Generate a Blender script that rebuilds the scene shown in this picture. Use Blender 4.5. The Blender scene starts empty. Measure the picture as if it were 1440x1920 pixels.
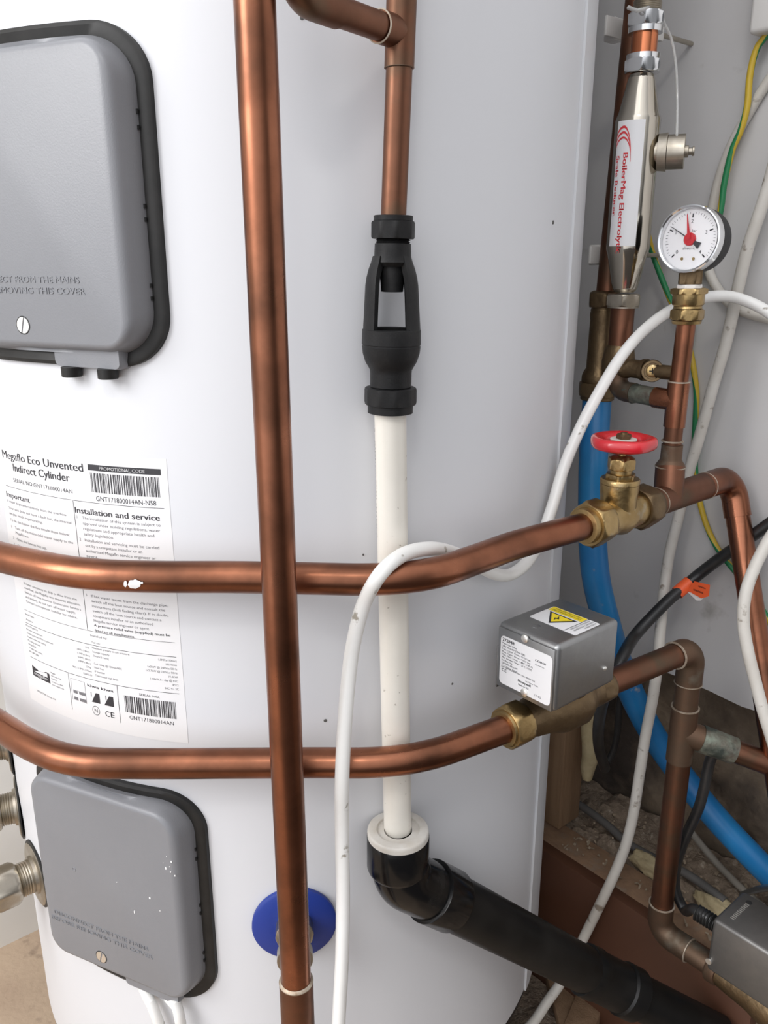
import bpy, bmesh, math, random
from mathutils import Vector, Matrix, Quaternion
from mathutils.noise import noise as pnoise
random.seed(4)
S = bpy.context.scene
COL = S.collection
PI = math.pi

# ------------------------------------------------------------------ camera
F, PITCH, CAMZ = 1553.0, math.radians(16.9), 0.9
cam = bpy.data.cameras.new('camera'); co = bpy.data.objects.new('camera', cam); COL.objects.link(co)
cam.sensor_fit = 'HORIZONTAL'; cam.sensor_width = 36.0; cam.lens = 36.0 * F / 1440.0
cam.clip_start = 0.02; cam.clip_end = 50
co.location = (0, 0, CAMZ); co.rotation_euler = (PI / 2 - PITCH, 0, 0)
S.camera = co
# ------------------------------------------------------------------ colour, world, light
S.view_settings.view_transform = 'Standard'; S.view_settings.look = 'None'
S.view_settings.gamma = 1; S.view_settings.use_curve_mapping = False
S.view_settings.exposure = 0.11
WORLD_DIM = 0.10
WORLD_BRIGHT = 2.1
WINDOW_POWER = 23.0
w = bpy.data.worlds.new('world'); S.world = w; w.use_nodes = True
WN = w.node_tree.nodes; WL = w.node_tree.links; bgn = WN['Background']; bgn.inputs[0].default_value = (0.95, 0.96, 1.0, 1)
# the rest of the room around the cupboard: bright towards the window on the left, dim on the right and towards the floor
tcw = WN.new('ShaderNodeTexCoord'); dot = WN.new('ShaderNodeVectorMath'); dot.operation = 'DOT_PRODUCT'
dot.inputs[1].default_value = Vector((-0.68, -0.36, 0.64)).normalized(); WL.new(tcw.outputs['Generated'], dot.inputs[0])
mrw = WN.new('ShaderNodeMapRange'); mrw.inputs['From Min'].default_value = -0.05; mrw.inputs['From Max'].default_value = 0.95
mrw.inputs['To Min'].default_value = WORLD_DIM; mrw.inputs['To Max'].default_value = WORLD_BRIGHT
WL.new(dot.outputs['Value'], mrw.inputs['Value']); WL.new(mrw.outputs[0], bgn.inputs[1])


def area_light(name, loc, target, sx, sy, power, col):
    l = bpy.data.lights.new(name, 'AREA'); l.shape = 'RECTANGLE'; l.size = sx; l.size_y = sy
    l.energy = power; l.color = col
    o = bpy.data.objects.new(name, l); COL.objects.link(o)
    o.location = loc
    o.rotation_euler = (Vector(target) - Vector(loc)).to_track_quat('-Z', 'Y').to_euler()
    return o


area_light('window_daylight', (-1.45, -0.35, 1.60), (-0.1, 0.6, 0.75), 0.9, 0.9, WINDOW_POWER, (0.99, 0.985, 0.985))
area_light('ceiling_lamp', (-0.12, -0.55, 1.95), (-0.05, 0.55, 0.7), 0.22, 0.12, 2.6, (1.0, 0.96, 0.90))


# ------------------------------------------------------------------ geometry of the place
def ray(px, py):
    v = (py - 960) / F
    return Vector(((px - 720) / F, math.cos(PITCH) - math.sin(PITCH) * v, -math.sin(PITCH) - math.cos(PITCH) * v))


O = Vector((0, 0, CAMZ))
SA, CA = math.sin(math.radians(50)), math.cos(math.radians(50))
ADIR = Vector((SA, CA, 0)); BDIR = Vector((-CA, SA, 0)); ZDIR = Vector((0, 0, 1))


def AB(a, b, z=0.0): return ADIR * a + BDIR * b + Vector((0, 0, z))
def toab(p): return p.dot(ADIR), p.dot(BDIR)
def PT(px, py, t): return O + ray(px, py) * t
def PY(px, py, y): r = ray(px, py); return O + r * (y / r.y)
def PZ(px, py, z): r = ray(px, py); return O + r * ((z - CAMZ) / r.z)
def PA(px, py, a): r = ray(px, py); return O + r * (a / r.dot(ADIR))


R = 0.2895
_az = math.radians(-7.26)
CX, CY = 0.848 * math.sin(_az), 0.848 * math.cos(_az)


def CM(u, v, h=0.0):
    th = u / R
    return Vector((CX + (R + h) * math.sin(th), CY - (R + h) * math.cos(th), v))


def cyl_uv(px, py):
    r = ray(px, py); A = r.x ** 2 + r.y ** 2; B = -2 * (r.x * CX + r.y * CY); K = CX * CX + CY * CY - R * R
    t = (-B - math.sqrt(max(0, B * B - 4 * A * K))) / (2 * A)
    p = r * t
    return math.atan2(p.x - CX, -(p.y - CY)) * R, CAMZ + p.z


# ------------------------------------------------------------------ materials
MATS = {}


def mat(name, col, rough=0.5, metal=0.0, var=None, vscale=30.0, vstretch=(1, 1, 1), bump=0.0, bscale=200.0,
        coat=0.0, rvar=0.0, spec=0.5, var2=None, v2scale=8.0, v2lo=0.55, v2hi=0.7, vlo=0.35, vhi=0.7, trans=0.0):
    if name in MATS: return MATS[name]
    m = bpy.data.materials.new(name); m.use_nodes = True; N = m.node_tree.nodes; L = m.node_tree.links
    b = N['Principled BSDF']
    b.inputs['Base Color'].default_value = (*col, 1); b.inputs['Roughness'].default_value = rough
    b.inputs['Metallic'].default_value = metal; b.inputs['Coat Weight'].default_value = coat
    b.inputs['Specular IOR Level'].default_value = spec
    b.inputs['Transmission Weight'].default_value = trans
    tc = N.new('ShaderNodeTexCoord'); mp = N.new('ShaderNodeMapping'); L.new(tc.outputs['Object'], mp.inputs[0])
    mp.inputs['Scale'].default_value = vstretch
    colout = None
    if var is not None:
        nz = N.new('ShaderNodeTexNoise'); nz.inputs['Scale'].default_value = vscale; nz.inputs['Detail'].default_value = 6
        nz.inputs['Roughness'].default_value = 0.6
        L.new(mp.outputs[0], nz.inputs['Vector'])
        mr = N.new('ShaderNodeMapRange'); mr.inputs['From Min'].default_value = vlo; mr.inputs['From Max'].default_value = vhi
        L.new(nz.outputs['Fac'], mr.inputs['Value'])
        mx = N.new('ShaderNodeMix'); mx.data_type = 'RGBA'; mx.inputs['A'].default_value = (*col, 1); mx.inputs['B'].default_value = (*var, 1)
        L.new(mr.outputs[0], mx.inputs['Factor']); colout = mx.outputs['Result']
        if rvar:
            ma = N.new('ShaderNodeMapRange'); ma.inputs['To Min'].default_value = rough; ma.inputs['To Max'].default_value = rough + rvar
            L.new(mr.outputs[0], ma.inputs['Value']); L.new(ma.outputs[0], b.inputs['Roughness'])
    if var2 is not None:
        nz2 = N.new('ShaderNodeTexNoise'); nz2.inputs['Scale'].default_value = v2scale; nz2.inputs['Detail'].default_value = 8
        L.new(tc.outputs['Object'], nz2.inputs['Vector'])
        mr2 = N.new('ShaderNodeMapRange'); mr2.inputs['From Min'].default_value = v2lo; mr2.inputs['From Max'].default_value = v2hi
        L.new(nz2.outputs['Fac'], mr2.inputs['Value'])
        mx2 = N.new('ShaderNodeMix'); mx2.data_type = 'RGBA'
        if colout: L.new(colout, mx2.inputs['A'])
        else: mx2.inputs['A'].default_value = (*col, 1)
        mx2.inputs['B'].default_value = (*var2, 1); L.new(mr2.outputs[0], mx2.inputs['Factor']); colout = mx2.outputs['Result']
    if colout: L.new(colout, b.inputs['Base Color'])
    if bump:
        nb = N.new('ShaderNodeTexNoise'); nb.inputs['Scale'].default_value = bscale; nb.inputs['Detail'].default_value = 8
        L.new(mp.outputs[0], nb.inputs['Vector'])
        bp = N.new('ShaderNodeBump'); bp.inputs['Strength'].default_value = 1.0; bp.inputs['Distance'].default_value = bump
        L.new(nb.outputs['Fac'], bp.inputs['Height']); L.new(bp.outputs[0], b.inputs['Normal'])
    MATS[name] = m
    return m


M_jacket = mat('white_enamel', (0.655, 0.665, 0.69), 0.42)
M_seam = mat('white_enamel_strip', (0.64, 0.65, 0.67), 0.45)
M_paper = mat('label_paper', (0.74, 0.74, 0.75), 0.4)
M_ink = mat('black_ink', (0.03, 0.03, 0.035), 0.5)
M_inkgrey = mat('grey_ink', (0.16, 0.16, 0.17), 0.5)
M_inkred = mat('red_ink', (0.62, 0.04, 0.05), 0.5)
M_inkpink = mat('pink_ink', (0.80, 0.42, 0.40), 0.5)
M_cover = mat('grey_plastic', (0.195, 0.20, 0.215), 0.38, var=(0.215, 0.22, 0.235), vscale=6, bump=0.0001, bscale=900)
M_rubber = mat('black_rubber', (0.012, 0.012, 0.0115), 0.45, spec=0.3, var=(0.022, 0.021, 0.02), vscale=60)
M_blackpl = mat('black_plastic', (0.012, 0.012, 0.0125), 0.5, spec=0.25, bump=0.00012, bscale=700, var=(0.022, 0.022, 0.022), vscale=60, vlo=.5, vhi=.75)
M_waste = mat('black_glossy_pvc', (0.005, 0.005, 0.0055), 0.18, spec=0.3, var=(0.02, 0.019, 0.017), vscale=18, rvar=0.3, vlo=0.5, vhi=0.75)
M_wastedull = mat('black_dusty_pvc', (0.006, 0.006, 0.006), 0.36, spec=0.25, var=(0.016, 0.0145, 0.013), vscale=14, rvar=0.25, vlo=0.45, vhi=0.75)
M_pvc = mat('cream_pvc', (0.82, 0.785, 0.71), 0.3, var=(0.74, 0.71, 0.64), vscale=12, var2=(0.42, 0.38, 0.32), v2scale=160, v2lo=.69, v2hi=.73)
M_cap = mat('white_pvc_cap', (0.62, 0.60, 0.56), 0.4, var=(0.52, 0.48, 0.42), vscale=60)
M_cable = mat('white_cable_sheath', (0.84, 0.835, 0.81), 0.32, var=(0.79, 0.78, 0.75), vscale=30, var2=(0.35, 0.32, 0.27), v2scale=90, v2lo=.67, v2hi=.72)
M_cabledirty = mat('dusty_white_sheath', (0.60, 0.575, 0.53), 0.5, var=(0.52, 0.49, 0.44), vscale=25, var2=(0.24, 0.2, 0.16), v2scale=80, v2lo=.62, v2hi=.7)
M_blackcable = mat('black_cable_sheath', (0.012, 0.012, 0.013), 0.35, var=(0.03, 0.03, 0.03), vscale=40)
M_greycable = mat('grey_cable_sheath', (0.10, 0.095, 0.09), 0.6)
M_blue = mat('blue_polythene', (0.008, 0.125, 0.34), 0.35, var=(0.016, 0.19, 0.42), vscale=9, var2=(0.30, 0.30, 0.28), v2scale=45, v2lo=.68, v2hi=.75)
M_bluecollar = mat('blue_plastic_collar', (0.01, 0.035, 0.25), 0.45)
M_red = mat('red_enamel', (0.62, 0.018, 0.03), 0.25, coat=0.4, var=(0.5, 0.014, 0.022), vscale=30)
M_copper = mat('copper', (0.34, 0.14, 0.08), 0.25, 1.0, var=(0.20, 0.08, 0.045), vscale=16, rvar=0.16,
               var2=(0.12, 0.055, 0.034), v2scale=18, v2lo=.46, v2hi=.72, bump=0.00012, bscale=60)
M_copperdark = mat('dull_copper', (0.22, 0.10, 0.062), 0.40, 1.0, var=(0.15, 0.075, 0.047), vscale=20, rvar=0.14,
                   var2=(0.13, 0.092, 0.062), v2scale=28, v2lo=.5, v2hi=.7, bump=0.0002, bscale=70)
M_copperdusty = mat('tarnished_copper', (0.17, 0.10, 0.065), 0.5, 0.85, var=(0.13, 0.095, 0.065), vscale=26, rvar=0.15,
                    var2=(0.24, 0.215, 0.17), v2scale=40, v2lo=.55, v2hi=.75, bump=0.0004, bscale=90)
M_copperbright = mat('bright_copper', (0.60, 0.21, 0.10), 0.2, 1.0, var=(0.5, 0.17, 0.08), vscale=30)
M_patina = mat('verdigris_copper', (0.12, 0.10, 0.08), 0.6, 0.5, var=(0.22, 0.25, 0.20), vscale=90, bump=0.0015, bscale=150,
               var2=(0.05, 0.06, 0.05), v2scale=50, v2lo=.5, v2hi=.65)
M_solder = mat('solder', (0.52, 0.46, 0.38), 0.5, 0.6, var=(0.3, 0.22, 0.15), vscale=200)
M_brass = mat('brass', (0.42, 0.30, 0.14), 0.27, 1.0, var=(0.30, 0.205, 0.09), vscale=45, rvar=0.15, bump=0.0003, bscale=250,
              var2=(0.4, 0.34, 0.24), v2scale=70, v2lo=.6, v2hi=.75)
M_brassdull = mat('dull_brass', (0.20, 0.14, 0.078), 0.42, 0.95, var=(0.13, 0.09, 0.052), vscale=50, rvar=0.15, bump=0.0006, bscale=180)
M_nickel = mat('nickel', (0.50, 0.46, 0.39), 0.32, 1.0, var=(0.38, 0.34, 0.28), vscale=60, rvar=0.15)
M_chrome = mat('polished_nickel', (0.50, 0.465, 0.40), 0.12, 1.0, var=(0.46, 0.42, 0.36), vscale=10)
M_chromebright = mat('chrome', (0.72, 0.73, 0.74), 0.1, 1.0)
M_zinc = mat('zinc_plated_steel', (0.34, 0.345, 0.345), 0.36, 0.95, var=(0.28, 0.285, 0.29), vscale=25, rvar=0.1, bump=0.00015, bscale=120)
M_screw = mat('bright_screw', (0.85, 0.84, 0.80), 0.4, 1.0)
M_dark = mat('dark_gap', (0.01, 0.01, 0.01), 0.8)
M_tape = mat('white_thread_tape', (0.82, 0.80, 0.78), 0.6)
M_clip = mat('white_clip_plastic', (0.68, 0.665, 0.64), 0.35)
M_yellow = mat('yellow_sticker', (0.80, 0.62, 0.02), 0.4)
M_orange = mat('orange_tag', (0.85, 0.12, 0.03), 0.45)
M_dial = mat('dial_white', (0.86, 0.85, 0.86), 0.4)
M_clear = mat('clear_plastic', (0.8, 0.8, 0.78), 0.2, trans=0.6)
M_wall = mat('painted_plasterboard', (0.57, 0.56, 0.555), 0.75, var=(0.53, 0.52, 0.515), vscale=5, bump=0.0004, bscale=40,
             var2=(0.36, 0.345, 0.325), v2scale=26, v2lo=.66, v2hi=.78)
M_wallleft = mat('cream_plaster', (0.80, 0.785, 0.745), 0.8, var=(0.76, 0.74, 0.69), vscale=4, bump=0.0005, bscale=30)
M_gypsum = mat('torn_gypsum', (0.50, 0.48, 0.45), 0.9, bump=0.002, bscale=300)
M_masonry = mat('rough_masonry', (0.11, 0.08, 0.055), 0.9, var=(0.26, 0.20, 0.14), vscale=10, bump=0.012, bscale=22,
                var2=(0.055, 0.042, 0.034), v2scale=9, v2lo=.5, v2hi=.62)
M_rubble = mat('sawdust_and_rubble', (0.26, 0.20, 0.145), 0.95, var=(0.15, 0.11, 0.08), vscale=60, bump=0.006, bscale=140,
               var2=(0.38, 0.32, 0.25), v2scale=110, v2lo=.58, v2hi=.7)
M_foam = mat('yellowed_foam', (0.46, 0.38, 0.23), 0.85, var=(0.36, 0.29, 0.16), vscale=60, bump=0.002, bscale=150)
M_timber = mat('sawn_timber', (0.30, 0.19, 0.11), 0.75, var=(0.20, 0.12, 0.065), vscale=9, vstretch=(9, 9, .7), bump=0.0006, bscale=60)
M_plate = mat('sawn_timber_plate', (0.30, 0.185, 0.11), 0.8, var=(0.20, 0.12, 0.075), vscale=60, bump=0.001, bscale=90,
              var2=(0.30, 0.25, 0.19), v2scale=30, v2lo=.5, v2hi=.7)
M_board = mat('brown_painted_board', (0.10, 0.042, 0.023), 0.5, var=(0.075, 0.031, 0.018), vscale=7)
M_floor = mat('dusty_chipboard', (0.50, 0.38, 0.27), 0.85, var=(0.42, 0.31, 0.22), vscale=10, bump=0.001, bscale=120,
              var2=(0.25, 0.18, 0.13), v2scale=35, v2lo=.62, v2hi=.75)
M_brick = mat('pink_brick', (0.27, 0.14, 0.10), 0.9, var=(0.2, 0.11, 0.08), vscale=40, bump=0.003, bscale=120)


def wire_mat():
    m = bpy.data.materials.new('green_yellow_sheath'); m.use_nodes = True; N = m.node_tree.nodes; L = m.node_tree.links
    b = N['Principled BSDF']; b.inputs['Roughness'].default_value = 0.4
    uv = N.new('ShaderNodeUVMap'); uv.uv_map = 'UVMap'
    sp = N.new('ShaderNodeSeparateXYZ'); L.new(uv.outputs[0], sp.inputs[0])
    ad = N.new('ShaderNodeMath'); ad.operation = 'ADD'; L.new(sp.outputs[0], ad.inputs[0])
    ml = N.new('ShaderNodeMath'); ml.operation = 'MULTIPLY'; ml.inputs[1].default_value = 6.0; L.new(sp.outputs[1], ml.inputs[0]); L.new(ml.outputs[0], ad.inputs[1])
    fr = N.new('ShaderNodeMath'); fr.operation = 'FRACT'; L.new(ad.outputs[0], fr.inputs[0])
    gt = N.new('ShaderNodeMath'); gt.operation = 'GREATER_THAN'; gt.inputs[1].default_value = 0.55; L.new(fr.outputs[0], gt.inputs[0])
    mx = N.new('ShaderNodeMix'); mx.data_type = 'RGBA'; mx.inputs['A'].default_value = (0.55, 0.38, 0.03, 1); mx.inputs['B'].default_value = (0.015, 0.20, 0.07, 1)
    L.new(gt.outputs[0], mx.inputs['Factor']); L.new(mx.outputs['Result'], b.inputs['Base Color'])
    return m


M_earth = wire_mat()


# ------------------------------------------------------------------ objects
def thing(name, label, cat, loc=(0, 0, 0), group=None):
    o = bpy.data.objects.new(name, None); COL.objects.link(o); o.empty_display_size = 0.02
    o.location = loc; o['label'] = label; o['category'] = cat
    if group: o['group'] = group
    return o


def tag(o, label, cat, group=None, kind=None):
    o['label'] = label; o['category'] = cat
    if group: o['group'] = group
    if kind: o['kind'] = kind
    return o


def root_loc(o):
    v = Vector((0, 0, 0))
    while o is not None: v = v + Vector(o.location); o = o.parent
    return v


class MB:
    """collects shapes in world coordinates and links them as one mesh object"""
    def __init__(s): s.v = []; s.f = []; s.uv = {}

    def add(s, vs, fs):
        o = len(s.v); s.v += [Vector(p) for p in vs]; s.f += [tuple(i + o for i in f) for f in fs]; return o

    def loft(s, rings, cap=True, closed=True):
        n = len(rings[0]); o = len(s.v)
        for r in rings: s.v += [Vector(p) for p in r]
        m = n if closed else n - 1
        for i in range(len(rings) - 1):
            for j in range(m):
                k = (j + 1) % n
                s.f.append((o + i * n + j, o + i * n + k, o + (i + 1) * n + k, o + (i + 1) * n + j))
        if cap:
            s.f.append(tuple(o + j for j in reversed(range(n))))
            s.f.append(tuple(o + (len(rings) - 1) * n + j for j in range(n)))
        return s

    def tube(s, pts, r, seg=28, smooth=True, step=0.006, cap=True, uv=False, sq=1.0):
        P = [Vector(p) for p in pts]
        rad = r if isinstance(r, (list, tuple)) else [r] * len(P)
        if smooth and len(P) > 2: P, rad = catmull(P, rad, step)
        rings = []; T = None; Nn = None; L = 0; LL = []
        for i, p in enumerate(P):
            a = P[max(0, i - 1)]; b = P[min(len(P) - 1, i + 1)]
            t = (b - a).normalized()
            if T is None:
                Nn = t.orthogonal().normalized()
            else:
                q = T.rotation_difference(t); Nn = (q @ Nn).normalized()
                L += (p - P[i - 1]).length
            T = t; Bn = t.cross(Nn); LL.append(L)
            rings.append([p + (Nn * math.cos(2 * PI * k / seg) + Bn * math.sin(2 * PI * k / seg) * sq) * rad[i] for k in range(seg)])
        base = len(s.v); fb = len(s.f)
        s.loft(rings, cap)
        if uv:
            for i in range(len(rings) - 1):
                for j in range(seg):
                    s.uv[fb + i * seg + j] = [(j / seg, LL[i]), ((j + 1) / seg, LL[i]), ((j + 1) / seg, LL[i + 1]), (j / seg, LL[i + 1])]
        return s

    def lathe(s, prof, org, axis=(0, 0, 1), seg=48, cap=True, hexa=None, rot=0.0):
        """prof: (radius, distance along axis); hexa: set of profile indexes with a hexagonal section"""
        ax = Vector(axis).normalized(); n = (Vector((0, 0, 1)).cross(ax)); n = n.normalized() if n.length > 1e-4 else Vector((1, 0, 0))
        bt = ax.cross(n); org = Vector(org); rings = []
        for (r, h) in prof:
            ring = []
            for k in range(seg):
                th = 2 * PI * k / seg; rr = r
                if hexa:
                    q = ((th + rot + PI / hexa) % (2 * PI / hexa)) - PI / hexa
                    rr = min(r, hexa_af[0] / 2 / math.cos(q))
                ring.append(org + ax * h + (n * math.cos(th) + bt * math.sin(th)) * rr)
            rings.append(ring)
        return s.loft(rings, cap)

    def hexnut(s, org, axis, af, h0, h1, rot=0.0, sides=6, ch=0.12):
        hexa_af[0] = af
        rc = af / 2 / math.cos(PI / sides); L = h1 - h0; c = ch * L
        r0 = af / 2 * 1.0
        prof = [(r0 * 0.98, h0), (r0 * 1.02, h0 + c * .25), (rc, h0 + c * 1.3), (rc, h1 - c * 1.3), (r0 * 1.02, h1 - c * .25), (r0 * 0.98, h1)]
        return s.lathe(prof, org, axis, seg=72, hexa=sides, rot=rot)

    def box(s, frame, x0, x1, y0, y1, z0, z1, bev=0.0, seg=2):
        """frame: (origin, ex, ey, ez)"""
        o, ex, ey, ez = frame
        bm = bmesh.new(); bmesh.ops.create_cube(bm, size=1)
        for v in bm.verts:
            v.co = Vector((x0 + (v.co.x + .5) * (x1 - x0), y0 + (v.co.y + .5) * (y1 - y0), z0 + (v.co.z + .5) * (z1 - z0)))
        if bev: bmesh.ops.bevel(bm, geom=list(bm.edges), offset=bev, segments=seg, affect='EDGES', profile=0.5)
        bm.verts.index_update()
        s.add([o + ex * v.co.x + ey * v.co.y + ez * v.co.z for v in bm.verts], [[v.index for v in f.verts] for f in bm.faces])
        bm.free(); return s

    def sector(s, outer, inner, org, a0, a1, seg=16):
        """solid wedge between two profiles (r, z) of equal length, between two angles; angle 0 faces the camera (-Y)"""
        n = len(outer); o = len(s.v)
        for k in range(seg + 1):
            a = a0 + (a1 - a0) * k / seg; d = Vector((math.sin(a), -math.cos(a), 0))
            for (r, z) in outer: s.v.append(org + d * r + Vector((0, 0, z)))
            for (r, z) in reversed(inner): s.v.append(org + d * r + Vector((0, 0, z)))
        m = 2 * n
        for k in range(seg):
            for j in range(m):
                q = (j + 1) % m
                s.f.append((o + k * m + j, o + k * m + q, o + (k + 1) * m + q, o + (k + 1) * m + j))
        for k in (0, seg):
            for j in range(n - 1):
                f = (o + k * m + j, o + k * m + j + 1, o + k * m + m - 2 - j, o + k * m + m - 1 - j)
                s.f.append(f if k else tuple(reversed(f)))
        return s

    def build(s, name, m, parent=None, angle=35, flat=False):
        off = root_loc(parent) if parent is not None else Vector((0, 0, 0))
        if parent is None:
            lo = Vector((min(v.x for v in s.v), min(v.y for v in s.v), min(v.z for v in s.v)))
            hi = Vector((max(v.x for v in s.v), max(v.y for v in s.v), max(v.z for v in s.v)))
            off = Vector(((lo.x + hi.x) / 2, (lo.y + hi.y) / 2, lo.z))
        me = bpy.data.meshes.new(name)
        me.from_pydata([tuple(v - off) for v in s.v], [], s.f)
        if s.uv:
            ul = me.uv_layers.new(name='UVMap')
            for fi, c in s.uv.items():
                p = me.polygons[fi]
                for k, li in enumerate(p.loop_indices): ul.data[li].uv = c[k]
        bm = bmesh.new(); bm.from_mesh(me)
        if not flat: bmesh.ops.recalc_face_normals(bm, faces=bm.faces)
        bm.to_mesh(me); bm.free()
        me.polygons.foreach_set('use_smooth', [True] * len(me.polygons))
        me.set_sharp_from_angle(angle=math.radians(angle))
        me.materials.append(m)
        ob = bpy.data.objects.new(name, me); COL.objects.link(ob)
        if parent is not None: ob.parent = parent
        else: ob.location = off
        return ob


hexa_af = [0.03]


def catmull(P, rad, step):
    Q = [P[0] * 2 - P[1]] + P + [P[-1] * 2 - P[-2]]; Rr = [rad[0]] + list(rad) + [rad[-1]]
    out = []; orad = []
    for i in range(1, len(Q) - 2):
        p0, p1, p2, p3 = Q[i - 1:i + 3]
        d01 = max((p1 - p0).length, 1e-5) ** .5; d12 = max((p2 - p1).length, 1e-5) ** .5; d23 = max((p3 - p2).length, 1e-5) ** .5
        m1 = (p2 - p1) + ((p1 - p0) / d01 - (p2 - p0) / (d01 + d12)) * d12
        m2 = (p2 - p1) + ((p3 - p2) / d23 - (p3 - p1) / (d12 + d23)) * d12
        n = max(2, int((p2 - p1).length / step))
        for k in range(n):
            t = k / n; t2 = t * t; t3 = t2 * t
            out.append(p1 * (2 * t3 - 3 * t2 + 1) + m1 * (t3 - 2 * t2 + t) + p2 * (-2 * t3 + 3 * t2) + m2 * (t3 - t2))
            orad.append(Rr[i] * (1 - t) + Rr[i + 1] * t)
    out.append(P[-1]); orad.append(rad[-1])
    return out, orad


def bend(p0, corner, p1, rr, n=12):
    """polyline p0 - corner - p1 with the corner rounded at radius rr"""
    a = (Vector(p0) - Vector(corner)).normalized(); b = (Vector(p1) - Vector(corner)).normalized()
    c = Vector(corner); half = a.angle(b) / 2; d = rr / math.tan(half)
    s0 = c + a * d; s1 = c + b * d; ctr = c + (a + b).normalized() * (rr / math.sin(half))
    v0 = s0 - ctr; v1 = s1 - ctr
    return [s0] + [ctr + v0.slerp(v1, k / n) if False else ctr + (Quaternion(v0.cross(v1).normalized(), v0.angle(v1) * k / n) @ v0) for k in range(1, n)] + [s1]


# ------------------------------------------------------------------ lettering
_txt = {}


def text_shape(body, bold=0.0):
    key = body
    if key in _txt: return _txt[key]
    c = bpy.data.curves.new('t', 'FONT'); c.body = body; c.size = 1.0; c.resolution_u = 3
    o = bpy.data.objects.new('t', c); COL.objects.link(o)
    bpy.context.view_layer.update()
    me = bpy.data.meshes.new_from_object(o.evaluated_get(bpy.context.evaluated_depsgraph_get()))
    vs = [(v.co.x, v.co.y) for v in me.vertices]; fs = [tuple(p.vertices) for p in me.polygons]
    bpy.data.objects.remove(o); bpy.data.curves.remove(c); bpy.data.meshes.remove(me)
    x0 = min(v[0] for v in vs); x1 = max(v[0] for v in vs)
    _txt[key] = ([(x - x0, y) for x, y in vs], fs, x1 - x0)
    return _txt[key]


def put_text(mb, body, fn, u0, v, cap, u1=None, bold=0.0, align='L', ang=0.0):
    """writes body with cap height cap; baseline at v; fitted between u0 and u1 when u1 is given; fn maps (u, v) to space"""
    vs, fs, wdt = text_shape(body)
    sy = cap / 0.70
    sx = (u1 - u0) / wdt if u1 is not None else sy
    if u1 is None and align == 'R': u0 = u0 - wdt * sx
    if u1 is None and align == 'C': u0 = u0 - wdt * sx / 2
    for k in ((0,) if bold < .003 else (-.5, 0, .5)):   # heavier strokes: the same outline laid down side by side
        mb.add([fn(u0 + x * sx + k * bold * cap * 2.2, v + y * sy) for x, y in vs], fs)


def quad(mb, fn, u0, u1, v0, v1, nu=1):
    vs = []; fs = []
    for i in range(nu + 1):
        u = u0 + (u1 - u0) * i / nu; vs += [fn(u, v0), fn(u, v1)]
    for i in range(nu): fs.append((2 * i, 2 * i + 2, 2 * i + 3, 2 * i + 1))
    mb.add(vs, fs)


def poly(mb, fn, pts): mb.add([fn(*p) for p in pts], [tuple(range(len(pts)))])


def rrect(hw0, hw1, hh0, hh1, r, n=6, dens=0):
    pts = []
    for (cx, cy, a) in ((hw1 - r, hh1 - r, 0), (hw0 + r, hh1 - r, 90), (hw0 + r, hh0 + r, 180), (hw1 - r, hh0 + r, 270)):
        for k in range(n + 1):
            t = math.radians(a + 90 * k / n); pts.append((cx + r * math.cos(t), cy + r * math.sin(t)))
    if not dens: return pts
    out = []
    for i in range(len(pts)):
        a, b = pts[i], pts[(i + 1) % len(pts)]; out.append(a)
        if i % (n + 1) == n:
            for k in range(1, dens): out.append((a[0] + (b[0] - a[0]) * k / dens, a[1] + (b[1] - a[1]) * k / dens))
    return out


def plate(mb, fn, u0, u1, v0, v1, r, th, n=5):
    """thin rounded plate with thickness th; fn maps (u, v, h)"""
    p = rrect(u0, u1, v0, v1, r, n)
    mb.loft([[fn(u, v, 0) for u, v in p], [fn(u, v, th) for u, v in p]])


def struct(o): o['kind'] = 'structure'; return o


WORLDF = (Vector((0, 0, 0)), ADIR, BDIR, ZDIR)

# ================================================================== SETTING
WA = 0.80      # face of the plasterboard wall (distance along A)
# floor
mb = MB(); mb.box(WORLDF, -1.3, 1.02, 0.02, 1.10, -0.04, 0.0); struct(mb.build('floor', M_floor))
mb = MB(); mb.box(WORLDF, -1.8, 1.02, -2.2, 0.0195, -0.04, 0.0); struct(mb.build('floor', mat('unseen_dark_floor', (0.035, 0.03, 0.028), 0.95, var=(0.05, 0.043, 0.04), vscale=200)))  # unseen dark floor, added to keep bright floor out of the copper reflections
mb = MB(); mb.box(WORLDF, -1.3, 1.02, 1.035, 1.10, 0.0, 2.45); struct(mb.build('wall_left', M_wallleft))
# plasterboard with a torn lower edge
mb = MB(); nb = 140; front = []; back = []
for i in range(nb + 1):
    b = -1.6 + (1.035 + 1.6) * i / nb
    jag = 0.445 + 0.004 * pnoise(Vector((b * 38, 1.3, 0))) + 0.0035 * pnoise(Vector((b * 120, 4.1, 0)))
    front.append((b, jag)); back.append((b, jag - 0.003 + 0.006 * pnoise(Vector((b * 60, 8.0, 0)))))
vs = []; fs = []
for i in range(nb + 1):
    vs += [AB(WA, front[i][0], front[i][1]), AB(WA, front[i][0], 2.45), AB(WA + .0125, back[i][0], back[i][1]), AB(WA + .0125, back[i][0], 2.45)]
for i in range(nb):
    q = 4 * i; fs += [(q, q + 4, q + 5, q + 1), (q + 2, q + 3, q + 7, q + 6), (q, q + 2, q + 6, q + 4), (q + 1, q + 5, q + 7, q + 3)]
mb.add(vs, fs); struct(mb.build('wall_right', M_wall))
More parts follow.
